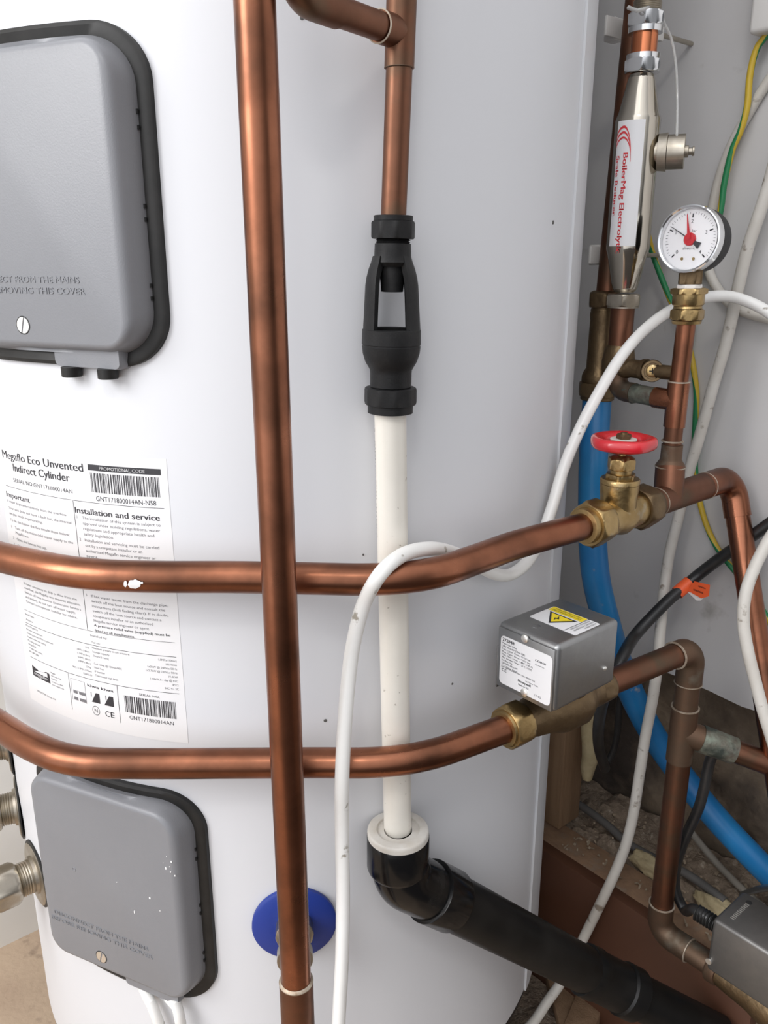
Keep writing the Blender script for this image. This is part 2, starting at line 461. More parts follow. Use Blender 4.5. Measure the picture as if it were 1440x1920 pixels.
# rough masonry wall behind and below the plasterboard
mb = MB(); nx, nz = 150, 40; vs = []; fs = []
for i in range(nx + 1):
    for j in range(nz + 1):
        b = -1.0 + 2.03 * i / nx; z = 0.0 + 0.62 * j / nz
        d = 0.010 * pnoise(Vector((b * 9, z * 16, 0))) + 0.006 * pnoise(Vector((b * 30, z * 40, 3)))
        vs.append(AB(0.862 + d, b, z))
for i in range(nx):
    for j in range(nz):
        q = i * (nz + 1) + j; fs.append((q, q + 1, q + nz + 2, q + nz + 1))
mb.add(vs, fs); mb.box(WORLDF, .885, .92, -1.0, 1.03, 0.0, 0.62); struct(mb.build('wall_back', M_masonry))
# base of the ledge behind the board
mb = MB(); mb.box(WORLDF, 0.7205, 0.90, -0.9, 0.60, 0.0, 0.150); struct(mb.build('trim_1', M_masonry))

# timber sole plate, brown board, post
mb = MB(); mb.box(WORLDF, 0.7205, 0.765, 0.262, 0.585, 0.1505, 0.199, 0.0015)
tag(mb.build('timber_sole_plate', M_plate), 'flat sawn timber rail running along the top of the brown board', 'timber')
mb = MB(); mb.box(WORLDF, 0.705, 0.7203, 0.262, 0.545, 0.0005, 0.2, 0.0008)
tag(mb.build('skirting_board', M_board), 'dark brown painted upright board behind the black waste pipe', 'board')
mb = MB(); mb.box(WORLDF, 0.750, 0.792, 0.545, 0.592, 0.1995, 0.452, 0.0015)
tag(mb.build('timber_post', M_timber), 'short upright timber post beside the white cylinder under the plasterboard', 'timber')

# sawdust ledge
mb = MB(); nx, ny = 260, 26; vs = []; fs = []
for i in range(nx + 1):
    for j in range(ny + 1):
        b = -0.9 + 1.52 * i / nx; a = 0.766 + 0.09 * j / ny
        e = min(1, j / 3)
        z = 0.186 + e * (0.012 + 0.010 * pnoise(Vector((a * 26, b * 26, 0))) + 0.005 * pnoise(Vector((a * 90, b * 90, 2))) + 0.003 * pnoise(Vector((a * 260, b * 260, 5)))) + 0.012 * (j / ny) ** 2
        vs.append(AB(a, b, z))
for i in range(nx):
    for j in range(ny):
        q = i * (ny + 1) + j; fs.append((q, q + 1, q + ny + 2, q + ny + 1))
mb.add(vs, fs); tag(mb.build('sawdust', M_rubble), 'layer of sawdust and plaster rubble on the ledge behind the timber rail', 'debris', kind='stuff')
mb = MB()
for k in range(240):
    a = 0.728 + 0.125 * random.random(); b = 0.15 + 0.42 * random.random()
    if b < .27 or (b > .53 and a > .74): continue
    z = 0.2005 + (0.006 if a > .766 else 0); an = random.random() * PI; l = 0.002 + 0.009 * random.random() ** 3; wd = 0.0008 + 0.0012 * random.random()
    d = ADIR * math.cos(an) + BDIR * math.sin(an); e = d.cross(ZDIR); zz = Vector((0, 0, 1)) * (0.0005 + 0.002 * random.random())
    p = AB(a, b, z); mb.add([p - d * l / 2 - e * wd, p - d * l / 2 + e * wd, p + e * wd + zz, p - e * wd + zz, p + d * l / 2 + e * wd * .6 + zz * .4, p + d * l / 2 - e * wd * .6 + zz * .4], [(0, 1, 2, 3), (3, 2, 4, 5)])
tag(mb.build('wood_shavings', mat('pale_shavings', (0.30, 0.235, 0.165), 0.9)), 'scattered pale wood shavings on the timber rail and sawdust', 'debris', kind='stuff')


def blob(name, c, r3, m, label, cat, seed=0, amp=0.35, parent=None):
    bm = bmesh.new(); bmesh.ops.create_icosphere(bm, subdivisions=4, radius=1)
    mb = MB(); vs = []
    for v in bm.verts:
        n = 1 + amp * pnoise(v.co * 1.7 + Vector((seed, 0, 0))) + amp * .4 * pnoise(v.co * 5 + Vector((seed, 3, 0)))
        vs.append(c + ADIR * (v.co.x * r3[0] * n) + BDIR * (v.co.y * r3[1] * n) + ZDIR * (v.co.z * r3[2] * n))
    mb.add(vs, [[v.index for v in f.verts] for f in bm.faces]); bm.free()
    o = mb.build(name, m, parent, 180)
    if parent is None: tag(o, label, cat)
    return o


blob('expanding_foam', AB(0.775, 0.425, 0.207), (0.012, 0.026, 0.012), M_foam, 'yellow lump of foam on the ledge behind the leaning white flex', 'foam', 1)
blob('expanding_foam', AB(0.775, 0.335, 0.205), (0.012, 0.034, 0.012), M_foam, 'yellow lump of foam on the ledge right of the lower upright copper pipe', 'foam', 5)
# dripping foam beside the post
mb = MB(); mb.tube([PA(1106, 1310, .77), PA(1103, 1370, .768), PA(1108, 1410, .766), PA(1102, 1440, .765), PA(1101, 1460, .765)], [.009, .009, .011, .009, .006], seg=20)
tag(mb.build('foam_drip', M_foam), 'pale drip of hardened foam hanging beside the upright timber post', 'foam')
# offcuts and bricks on the floor
def offcut(name, c, d, sz, m, label, cat, tilt=0.0):
    ex = (ADIR * math.cos(d) + BDIR * math.sin(d)); ey = ZDIR.cross(ex); ez = ZDIR
    if tilt:
        q = Quaternion(ey, tilt); ex = q @ ex; ez = q @ ez
    mb = MB(); mb.box((c, ex, ey, ez), -sz[0] / 2, sz[0] / 2, -sz[1] / 2, sz[1] / 2, 0, sz[2], .002)
    return tag(mb.build(name, m), label, cat)


offcut('timber_offcut', PZ(1060, 1905, 0.002), 0.9, (0.15, 0.030, 0.018), M_timber, 'timber offcut lying on the floor below the black waste pipe', 'timber', 0.0)
offcut('timber_offcut', PZ(1085, 1950, 0.001), 0.35, (0.11, 0.034, 0.026), M_timber, 'second timber offcut on the floor, nearer the brown board', 'timber', 0.0)
offcut('brick', AB(0.765, 0.235, 0.151) + Vector((0, 0, 0)), 1.5, (0.12, 0.05, 0.03), M_brick, 'pinkish broken brick under the second zone valve at the lower right', 'brick')
mb = MB(); vs = []; fs = []; nx, ny = 60, 60
for i in range(nx + 1):
    for j in range(ny + 1):
        a = 0.40 + 0.304 * i / nx; b = 0.05 + 0.55 * j / ny
        e = min(i, j, nx - i + 3, ny - j) / 12.0; e = max(0, min(1, e))
        z = 0.001 + e * (0.010 + 0.012 * pnoise(Vector((a * 22, b * 22, 7))) + 0.006 * pnoise(Vector((a * 70, b * 70, 9))))
        vs.append(AB(a, b, max(z, 0.0008)))
for i in range(nx):
    for j in range(ny):
        q = i * (ny + 1) + j; fs.append((q, q + ny + 1, q + ny + 2, q + 1))
mb.add(vs, fs); tag(mb.build('floor_rubble', M_rubble), 'loose plaster rubble on the floor right of the cylinder', 'debris', kind='stuff')

# ================================================================== HOT WATER CYLINDER
cyl = thing('hot_water_cylinder', 'tall white hot water cylinder with two grey covers and a printed label', 'water cylinder', (CX, CY, 0))
CZ0 = 0.135
mb = MB(); mb.lathe([(R - .004, CZ0), (R, CZ0 + .004), (R, 0.5), (R, 1.0), (R, 1.75), (R - .02, 1.79), (R - .1, 1.81)], (CX, CY, 0), seg=256); mb.build('jacket', M_jacket, cyl)
mb = MB(); mb.lathe([(R - .003, CZ0 - .006), (R - .001, CZ0 - .005), (R - .001, CZ0 - .0005), (R - .003, CZ0)], (CX, CY, 0), seg=256); mb.build('base_seal', M_rubber, cyl)
mb = MB(); mb.lathe([(R - .05, 0.0), (R - .05, CZ0 - .004), (R - .06, CZ0 - .002)], (CX, CY, 0), seg=128); mb.build('base_ring', M_rubber, cyl)
mb = MB(); n = 14; us = [0.323 + 0.17 * k / n for k in range(n + 1)]
rings = []
for z in (CZ0 + .002, 1.75):
    rings.append([CM(u, z, 0.0) for u in us] + [CM(u, z, 0.0022) for u in reversed(us)])
mb.loft(rings); mb.build('side_seam', M_seam, cyl)
# small dents and specks
for (px, py, r) in ((1037, 417, .0016), (636, 1355, .0012), (610, 1351, .0014), (848, 1282, .001), (566, 34, .0012), (681, 1040, .0008), (745, 108, .0006)):
    u, v = cyl_uv(px, py); mb = MB(); mb.lathe([(r, 0), (r * .8, .0004)], CM(u, v, 0), CM(u, v, 1) - CM(u, v, 0), seg=10)
    mb.build('chip', M_greycable, cyl)

# ---- heater covers
TC = -0.122 / R
NC = Vector((math.sin(TC), -math.cos(TC), 0)); UC = Vector((math.cos(TC), math.sin(TC), 0)); PC = Vector((CX, CY, 0)) + NC * R
def CV(x, z, n): return PC + UC * x + NC * n + ZDIR * z
def surf_n(x): return math.sqrt(R * R - x * x) - R


def heater_cover(zc, cables, ntext):
    HW, HH = 0.0800, 0.0945
    # root of the cover is the moulded grey lid
    mb = MB(); rings = []
    def ring(iw, ih, r, n, rel): return [CV(x, zc + z, (surf_n(x) + n) if rel else n) for x, z in rrect(-HW + iw, HW - iw, -HH + ih, HH - ih, r, 8, 14)]
    rings.append(ring(0, 0, .028, .0012, True))
    rings.append(ring(.0005, .0005, .028, .006, True))
    FN = 0.0115
    rings.append(ring(.0030, .0025, .024, FN - .0065, False))
    rings.append(ring(.0048, .0036, .021, FN - .0030, False))
    rings.append(ring(.0082, .0058, .016, FN - .0004, False))
    rings.append(ring(.0110, .0080, .0135, FN, False))
    mb.loft(rings, cap=True)
    # housing for the cable entries
    pr = rrect(0.003, 0.060, -.104, -.084, .004, 4, 8)
    mb.loft([[CV(x, zc + z, surf_n(x) + .0005) for x, z in pr], [CV(x, zc + z, .003) for x, z in pr], [CV(.0315 + (x - .0315) * .975, zc - .094 + (z + .094) * .93, 0.0052) for x, z in pr]])
    c = mb.build('heater_cover', M_cover, cyl, 50)
    # gasket
    mb = MB(); GW, GH = 0.0885, 0.1025
    gp = rrect(-GW, GW, -GH, GH, .034, 10, 14); gi = rrect(-GW + .0025, GW - .0025, -GH + .0025, GH - .0025, .032, 10, 14)
    gk = rrect(-GW + .010, GW - .010, -GH + .010, GH - .010, .028, 10, 14)
    mb.loft([[CV(x, zc + z, surf_n(x) - .001) for x, z in gp], [CV(x, zc + z, surf_n(x) + .0035) for x, z in gp], [CV(x, zc + z, surf_n(x) + .0045) for x, z in gi],
             [CV(x, zc + z, surf_n(x) + .0025) for x, z in gk]], cap=False)
    mb.build('gasket', M_rubber, c)
    # slotted screw
    sx, sz = (-.0150, -.0765)
    mb = MB(); mb.lathe([(.0062, -.002), (.0062, .00005), (.0056, .0001), (.0056, -.0015)], CV(sx, zc + sz, FN), NC, seg=32, cap=False); mb.build('screw_recess', M_rubber, c)
    fr = (CV(sx, zc + sz, FN), UC, ZDIR, NC)
    mb = MB()
    for sgn in (-1, 1):
        pts = []
        for k in range(17):
            a = -PI / 2 + PI * k / 16; pts.append((sgn * (0.0006 + 0.0047 * math.cos(a)), 0.0052 * math.sin(a)))
        ca, sa = math.cos(-.3), math.sin(-.3)
        P0 = [fr[0] + UC * (x * ca - y * sa) + ZDIR * (x * sa + y * ca) for x, y in pts]
        mb.loft([[p - NC * .001 for p in P0], [p + NC * .0004 for p in P0]])
    mb.build('screw', M_screw, c)
    # moulded raised lettering
    mb = MB()
    for h in (0.0,):
        put_text(mb, 'DISCONNECT FROM THE MAINS', lambda u, v: CV(u, v, FN + .00045), -.0640, zc - .0485, .0040, .0385)
        put_text(mb, 'BEFORE REMOVING THIS COVER', lambda u, v: CV(u, v, FN + .00045), -.0680, zc - .0555, .0040, .0425)
    vs = list(mb.v); nf = len(mb.f)
    o0 = len(mb.v); mb.v += [p - NC * .0006 for p in vs]
    edge = {}
    for f in mb.f[:nf]:
        for i in range(len(f)):
            e = (f[i], f[(i + 1) % len(f)]); k = tuple(sorted(e)); edge[k] = None if k in edge else e
    for e in edge.values():
        if e: mb.f.append((e[1], e[0], e[0] + o0, e[1] + o0))
    mb.build('lettering', M_cover, c, 20)
    # black plugs in the unused entries, small dimple
    if not cables:
        for x in (.017, .047):
            mb = MB(); mb.lathe([(.0068, 0), (.0068, -.006), (.0062, -.0066)], CV(x, zc - .1035, surf_n(x) * .5 + .0005 + .0045), ZDIR, seg=32); mb.build('plug', M_rubber, c)
    mb = MB(); mb.lathe([(.0022, 0), (.0020, .0003), (.0014, .0003), (.0012, 0)], CV(-.034, zc + .008, FN), NC, seg=20, cap=False); mb.build('moulding_mark', M_cover, c)
    # narrow slots where the lid clips to the gasket
    for z in (.052, .043, -.002, -.010, -.050, -.058):
        mb = MB(); mb.box((CV(HW + .0002, zc + z, surf_n(HW) + .0042), UC, ZDIR, NC), -.0006, .0006, -.0013, .0013, -.0006, .0006)
        mb.build('clip_slot', M_dark, c)
    return c


c1 = heater_cover(0.9345, False, 0); c1['label'] = 'upper grey moulded cover with two black plugs beneath'
c2 = heater_cover(0.4010, True, 0); c2['label'] = 'lower grey moulded cover with white paint spots'
# paint spots on the lower cover
def cover_pt(px, py, n):
    r = ray(px, py); t = (PC + NC * n - O).dot(NC) / r.dot(NC); return O + r * t
for (px, py, rx, ry) in ((311, 1628, 1.6, 3.4), (321, 1616, 1.6, 2), (318, 1625, 1, 1), (320, 1635, 1.2, 1.6), (328, 1642, 1.2, 1.8), (281, 1684, 2.2, 2.4), (252, 1710, 1, 4), (300, 1708, 1, 1), (219, 1654, .9, .9), (312, 1606, .7, .7), (306, 1618, .6, .6)):
    c = cover_pt(px, py, 0.0116); k = 0.00040; mb = MB()
    mb.loft([[c + UC * (math.cos(a) * rx * k) + ZDIR * (math.sin(a) * ry * k) + NC * h for a in [2 * PI * q / 12 for q in range(12)]] for h in (-.0003, .0002)])
    mb.build('paint_spot', mat('white_paint', (.85, .85, .84), .5), c2)

# ---- data label
LF = lambda u, v, h=0.0: CM(u, v, 0.0003 + h)
mb = MB(); pr = rrect(-.2085, -.0425, .5465, .7695, .004, 4)
# build as a curved sheet
vs = []; fs = []; n = 24
for i in range(n + 1):
    u = -.2085 + .166 * i / n; vs += [CM(u, .5465, .0002), CM(u, .7695, .0002)]
for i in range(n): fs.append((2 * i, 2 * i + 2, 2 * i + 3, 2 * i + 1))
mb.add(vs, fs); dl = mb.build('data_label', M_paper, cyl)
mb = MB(); T = lambda s, u0, v, cap, u1=None, **k: put_text(mb, s, LF, u0, v, cap, u1, **k)
T('Megaflo Eco Unvented', -.1990, .7562, .0060, -.1092, bold=.03)
T('Indirect Cylinder', -.1855, .7475, .0060, -.1225, bold=.03)
T('Important', -.2013, .7250, .0042, -.1690, bold=.03)
T('Installation and service', -.1207, .7245, .0045, -.0508, bold=.035)
T('A pressure relief valve (supplied) must be', -.1148, .6355, .0020, -.0500, bold=.02)
T('fitted to all installations.', -.1146, .6312, .0020, -.0790, bold=.02)
T('kiwa', -.1285, .5817, .0024, -.1170, bold=.05); T('kiwa', -.1148, .5817, .0024, -.1032, bold=.05)
T('C', -.1132, .5590, .0048, -.1092, bold=.01); T('E', -.1080, .5590, .0048, -.1044, bold=.01)
T('SERIAL NO.', -.0800, .5832, .0019, -.0628, bold=.004)
T('GNT171800014AN', -.0905, .5612, .0032, -.0530)
T('GNT171800014AN-N58', -.1003, .7356, .0036, -.0525)
T('SERIAL NO.GNT171800014AN', -.1876, .7388, .0030, -.1212)
T('N', -.1238, .5601, .0034, -.1208)
# rules
for (u0, u1, v, th) in ((-.2005, -.0468, .7338, .00035), (-.1990, -.0468, .6307, .0003), (-.1993, -.0468, .6190, .0004), (-.1985, -.0468, .5886, .0004)):
    quad(mb, LF, u0, u1, v - th / 2, v + th / 2, 20)
for (u, v0, v1) in ((-.1217, .6310, .7334), (-.1486, .5560, .5885), (-.0993, .5560, .5885)):
    quad(mb, LF, u - .0002, u + .0002, v0, v1)
# heading bar with reversed lettering beneath as barcode
quad(mb, LF, -.1048, -.0472, .7578, .7622, 8)
def barcode(u0, u1, v0, v1, seed):
    rnd = random.Random(seed); u = u0
    while u < u1 - .0012:
        wd = rnd.choice((.00035, .00035, .0007, .00105)); quad(mb, LF, u, u + wd, v0, v1); u += wd + rnd.choice((.00035, .0005, .0007, .001))
barcode(-.1034, -.0478, .7418, .7562, 3); barcode(-.0936, -.0494, .5668, .5812, 8)
# round mark
for k in range(32):
    a0, a1 = 2 * PI * k / 32, 2 * PI * (k + 1) / 32; c = (-.1223, .5617)
    poly(mb, LF, [(c[0] + .0037 * math.cos(a0), c[1] + .0041 * math.sin(a0)), (c[0] + .0037 * math.cos(a1), c[1] + .0041 * math.sin(a1)), (c[0] + .0033 * math.cos(a1), c[1] + .0037 * math.sin(a1)), (c[0] + .0033 * math.cos(a0), c[1] + .0037 * math.sin(a0))])
# wave emblem
quad(mb, LF, -.1978, -.1730, .5718, .5762, 4)
poly(mb, LF, [(-.1978, .5762), (-.1730, .5762), (-.1730, .5805), (-.1770, .5812), (-.1810, .5795), (-.1870, .5785), (-.1930, .5800), (-.1978, .5812)])
# two certification pictograms
for (u, w_) in ((-.1172, .0085), (-.1040, .0092)):
    poly(mb, LF, [(u - w_, .5688), (u, .5688), (u, .5775), (u - w_ * .42, .5775)])
mb.build('lettering', M_ink, dl, flat=True)
mb = MB()
T('If water drips intermittently from the overflow:', -.2010, .7205, .0021, -.1290)
T('Your unit does not have a fault but, the internal', -.2007, .7150, .0021, -.1258)
T('air-gap needs regenerating.', -.2007, .7106, .0021, -.1567)
T('To do this follow the five simple steps below:', -.2007, .7052, .0021, -.1290)
T('1', -.2005, .6995, .0021); T('Turn off the mains cold water supply to the', -.1950, .6995, .0021, -.1262); T('Megaflo eco.', -.1950, .6955, .0021, -.1765)
T('2', -.2002, .6903, .0021); T('Open the lowest hot tap.', -.1945, .6903, .0021, -.1556)
T('3', -.2002, .6850, .0021); T('Open the temperature and pressure relief valve', -.1945, .6850, .0021, -.1262)
for k, s_ in enumerate(('If water continues to drip or flow from the', 'overflow, the Megaflo eco requires attention.', 'Switch off heat sources (immersion heaters', 'and boiler), do not turn off water supply.', 'Contact a competent installer for advice.')):
    T(s_, -.1930, .6538 - .00385 * k, .0020, (-.1292, -.1262, -.1262, -.1320, -.1310)[k])
for k, s_ in enumerate(('The installation of this system is subject to', 'approval under building regulations, water', 'regulations and appropriate health and', 'safety legislation.')):
    T(s_, -.1148, .7203 - .0041 * k, .0022, (-.0506, -.0512, -.0560, -.0885)[k])
T('1', -.1198, .7203, .0022); T('2', -.1195, .7033, .0022); T('5', -.1195, .6592, .0022)
for k, s_ in enumerate(('Installation and servicing must be carried', 'out by a competent installer or an', 'authorised Megaflo service engineer or', 'agent.')):
    T(s_, -.1146, .7033 - .0041 * k, .0022, (-.0530, -.0665, -.0560, -.1040)[k])
for k, s_ in enumerate(('If hot water issues from the discharge pipe,', 'switch off the heat source and consult the', 'instructions (fault finding chart). If in doubt,', 'switch off the heat source and contact a', 'competent installer or an authorised', 'Megaflo service engineer or agent.')):
    T(s_, -.1146, .6592 - .0040 * k, .0021, (-.0498, -.0525, -.0502, -.0560, -.0630, -.0660)[k])
T('Installed by:', -.1196, .6263, .0017, -.1037); T('Tel no:', -.1194, .6206, .0017, -.1108); T('Install date:', -.1975, .6263, .0017, -.1840); T('Address:', -.1975, .6215, .0017, -.1870)
rows = (('Maximum primary circuit pressure:', '1.0MPa (10bar)'), ('Storage capacity', '195 litres'), ('Electrical rating', '1x3kW @ 240Vac 50Hz'), ('', '1x2.7kW @ 230Vac 50Hz'), ('Coil rating @ 15l/min/80C', '19.4kW'), ('Heat loss', '1.42kW.h / day @ 65C'), ('IP number', 'IPX2'), ('Thermostat high limit:', '84C +/- 2C'))
for k, (l, r_) in enumerate(rows):
    v = .6160 - .00335 * k
    if l: T(l, -.1192, v, .0017)
    T(r_, -.0468, v - .001, .0017, align='R')
rows = (('Model: Megaflo Eco', '210i'), ('Maximum mains pressure', '1.6MPa (16bar)'), ('Operating pressure (PRV) set pressure:', '0.3MPa (3bar)'), ('Expansion relief valve setting:', '0.6MPa (6bar)'), ('Max design pressure', '0.8MPa (8bar)'), ('Weight (full)', '239kg'), ('TP relief valve setting', '90C / 1.0MPa (10bar)'), ('EN 12897:2006', '95605510'))
for k, (l, r_) in enumerate(rows):
    v = .6160 - .00335 * k; T(l, -.1990, v, .0016); T(r_, -.1225, v - .001, .0016, align='R')
for k, s_ in enumerate(('Megaflo', 'Aldermans Way', 'Norwich', 'Service Line 0844', 'www.megaflo.com')): T(s_, -.1708, .5820 - .0027 * k, .0014)
T('36007798 Issue 04', -.1955, .5578, .0016, -.1685)
# union flag mark and frame
quad(mb, LF, -.1450, -.1312, .5745, .5748); quad(mb, LF, -.1466, -.1463, .5655, .5845); quad(mb, LF, -.1316, -.1313, .5655, .5845); quad(mb, LF, -.1466, -.1313, .5842, .5845)
for (x0, x1, y0, y1) in ((-.1448, -.1402, .5720, .5744), (-.1386, -.1318, .5720, .5744), (-.1448, -.1402, .5660, .5688), (-.1386, -.1318, .5660, .5688)):
    quad(mb, LF, x0, x1, y0, y1)
for s_ in (-.1260, -.1115): quad(mb, LF, s_, s_ + .0008, .5735, .5775)
mb.build('small_print', M_inkgrey, dl, flat=True)
mb = MB(); WF = lambda u, v: CM(u, v, .0005)
put_text(mb, 'PROMOTIONAL CODE', WF, -.0950, .7588, .0023, -.0590, bold=.012)
mb.build('reversed_lettering', M_paper, dl, flat=True)
mb = MB(); put_text(mb, 'megaflo', WF, -.1950, .5735, .0030, -.1765, bold=.02); mb.build('reversed_lettering', M_paper, dl, flat=True)

# ---- ports
def port(u, v, prof_kind, name='port_fitting', m=M_nickel):
    c = CM(u, v, 0); ax = (CM(u, v, 1) - c).normalized()
    mb = MB(); mb.lathe([(.030, 0), (.030, .0025), (.028, .0032)], c, ax, 48); mb.lathe([(.0185, .003), (.0180, .006)], c, ax, 48)
    pr = [(.0155, .004)]
    for k in range(5): pr += [(.0160, .008 + k * .0022), (.0150, .0091 + k * .0022)]
    pr += [(.0150, .020)]
    mb.lathe(pr, c, ax, 40)
    f = mb.build(name, m, cyl)
    mb = MB(); mb.hexnut(c, ax, .036, .0185, .042, rot=.3); mb.build('nut', m, f)
    mb = MB(); mb.lathe([(.011, .04), (.011, .10)], c, ax, 32); mb.build('pipe_stub', M_copper, f)
    mb = MB(); mb.lathe([(.0325, 0.0), (.0325, .0012), (.031, .0018)], c, ax, 48); mb.build('washer', M_rubber, f)
    return f


u_, v_ = cyl_uv(110, 1640); port(-.258, .338, 0)
port(-.325, .372, 0)
port(-.335, .440, 0)
# blue collar and drain boss behind the upright pipe
uc, vc = cyl_uv(552, 1728)
c = CM(uc, vc, 0); ax = (CM(uc, vc, 1) - c).normalized()
mb = MB(); mb.lathe([(.0345, 0), (.0345, .003), (.0325, .0045), (.018, .0050)], c, ax, 64); bc = mb.build('port_collar', M_bluecollar, cyl); bc['label'] = 'round blue plastic collar'
mb = MB(); mb.hexnut(c, ax, .030, .0035, .016, rot=.2, sides=12); mb.lathe([(.0125, .016), (.0125, .030), (.0140, .031), (.0140, .040)], c, ax, 36); mb.build('port_nipple', M_nickel, bc)

# ================================================================== TALL UPRIGHT COPPER PIPE (left)
VT = Vector((-.0672, .480, 1.45)); VB = Vector((-.0632, .480, 0.0))
def vline(z): return VT + (VB - VT) * ((VT.z - z) / VT.z)
zs = PY(557, 1838, .480).z
t = thing('copper_pipe', 'tall upright copper pipe crossing in front of both horizontal copper pipes', 'pipe', vline(0))
mb = MB(); mb.tube([vline(z) for z in (1.45, 1.2, .9, .6, zs - .01)], .0109, seg=48, smooth=False); mb.build('pipe', M_copper, t)
mb = MB(); mb.lathe([(.0112, 0), (.0124, .0004), (.0124, .0016), (.0124, .070), (.0112, .071)], vline(zs) , vline(0) - vline(zs), 48); mb.build('socket', M_copperdark, t)
mb = MB(); mb.lathe([(.0110, -.0012), (.0121, -.0004), (.0126, .0004), (.0125, .0012)], vline(zs), vline(0) - vline(zs), 48, cap=False); mb.build('solder_ring', M_solder, t)
mb = MB(); mb.tube([vline(zs - .07), vline(0.0)], .0109, seg=36, smooth=False); mb.build('lower_pipe', M_copperdark, t)

# ================================================================== HORIZONTAL COPPER PIPES
Z1 = 0.6943; Z2 = 0.5494
p1 = [(-330, 880), (-200, 958), (-90, 1012), (0, 1044), (60, 1058), (120, 1070), (190, 1078), (300, 1081.5), (440, 1082), (600, 1085), (680, 1086.5), (745, 1084), (815, 1074), (900, 1046), (960, 1024), (1030, 1004), (1108, 983)]
mb = MB(); mb.tube([PZ(x, y, Z1) for x, y in p1], .0110, seg=48)
t = mb.build('copper_pipe', M_copper); tag(t, 'upper horizontal copper pipe with a white paint smear, bending towards the red-wheeled valve', 'pipe')
off = -root_loc(t)
def on_pipe(px, py, Yp, Zp, r):
    rr = ray(px, py); # intersect with cylinder along X
    d2 = Vector((rr.y, rr.z)); o2 = Vector((0 - Yp, CAMZ - Zp)); A = d2.dot(d2); B = 2 * d2.dot(o2); K = o2.dot(o2) - r * r
    s_ = (-B - math.sqrt(max(0, B * B - 4 * A * K))) / (2 * A); return O + rr * s_
Yp = PZ(252, 1081.2, Z1).y
def smear(mb, cx, cy, rx, ry, seed, r):
    pts = []
    for k in range(28):
        a = 2 * PI * k / 28; q = 1 + .22 * pnoise(Vector((math.cos(a) * 2 + seed, math.sin(a) * 2, 0)))
        pts.append((cx + rx * q * math.cos(a), cy + ry * q * math.sin(a)))
    ctr = on_pipe(cx, cy, Yp, Z1, r); vs = [ctr]
    for f_ in (.5, 1):
        for (x, y) in pts: vs.append(on_pipe(cx + (x - cx) * f_, cy + (y - cy) * f_, Yp, Z1, r))
    fs = [(0, 1 + k, 1 + (k + 1) % 28) for k in range(28)] + [(1 + k, 29 + k, 29 + (k + 1) % 28, 1 + (k + 1) % 28) for k in range(28)]
    mb.add(vs, fs)
for a_ in ((252, 1095, 12, 8.5, 1), (235, 1095, 3.2, 6, 4), (266, 1093, 2.2, 2.2, 7)):
    mb = MB(); smear(mb, *a_, .0116); mb.build('paint_smear', mat('white_paint', (.85, .85, .84), .5), t)
p2 = [(-330, 1130), (-190, 1235), (-70, 1315), (0, 1361), (60, 1398), (115, 1420), (175, 1430), (250, 1431.5), (440, 1431), (600, 1430), (690, 1430), (760, 1424), (821, 1411), (866, 1396), (907, 1381), (945, 1367), (975, 1355)]
mb = MB(); mb.tube([PZ(x, y, Z2) for x, y in p2], .0110, seg=48)
tag(mb.build('copper_pipe', M_copper), 'lower horizontal copper pipe passing just above the lower grey cover', 'pipe')

# ================================================================== CENTRE: UPPER PIPE WITH TEE
YW = 0.553
def cen(py):
    xs = [(-200, 760), (0, 753), (130, 748.5), (300, 742), (405, 737.5), (560, 735), (700, 733), (780, 731.5), (1100, 737.5), (1300, 741), (1545, 745.5), (1800, 749)]
    for (a, xa), (b, xb) in zip(xs, xs[1:]):
        if a <= py <= b: return PY(xa + (xb - xa) * (py - a) / (b - a), py, YW)
t = thing('copper_pipe', 'thin copper pipe with a tee, dropping into the black funnel fitting', 'pipe', cen(405))
mb = MB(); mb.tube([cen(128), cen(300), cen(420)], .0080, seg=40, smooth=False); mb.build('pipe', M_copperdark, t)
zt = PY(748, 60, YW).z
TEEB = PY(747, 62, YW); ELB = Vector((-.046, .482, zt))
mb = MB(); mb.tube([cen(-30), cen(0), cen(100), cen(128)], .0090, seg=40, smooth=False)
d_ = (ELB - TEEB).normalized(); mb.tube([TEEB, TEEB + d_ * .0185], .0090, seg=36, smooth=False)
mb.build('tee', M_copperdark, t)
mb = MB(); mb.tube([cen(-20), cen(-20) + (cen(-20) - cen(128)).normalized() * .55], .0080, seg=36, smooth=False); mb.build('upper_pipe', M_copperdark, t)
mb = MB(); mb.lathe([(.0082, -.0003), (.0091, 0), (.0091, .0003), (.0088, .0006)], cen(128), ZDIR, 40); mb.build('solder_ring', M_copperdusty, t)
mb = MB(); mb.lathe([(.0085, .0182), (.0092, .0184), (.0092, .0189), (.0085, .0192)], TEEB, d_, 40, cap=False); mb.build('solder_ring', M_solder, t)
q = bend(TEEB, ELB, ELB + Vector((0, 0, .08)), .014)
mb = MB(); mb.tube([TEEB + d_ * .018, TEEB + d_ * .058], .0078, seg=36, smooth=False); mb.build('branch_pipe', M_copperdark, t)
mb = MB(); mb.tube([TEEB + d_ * .056] + q + [ELB + Vector((0, 0, .03))], .0089, seg=36, smooth=False); mb.build('elbow', M_copperdark, t)
mb = MB(); mb.tube([ELB + Vector((0, 0, .028)), ELB + Vector((0, 0, .6))], .0078, seg=36, smooth=False); mb.build('branch_riser', M_copperdark, t)

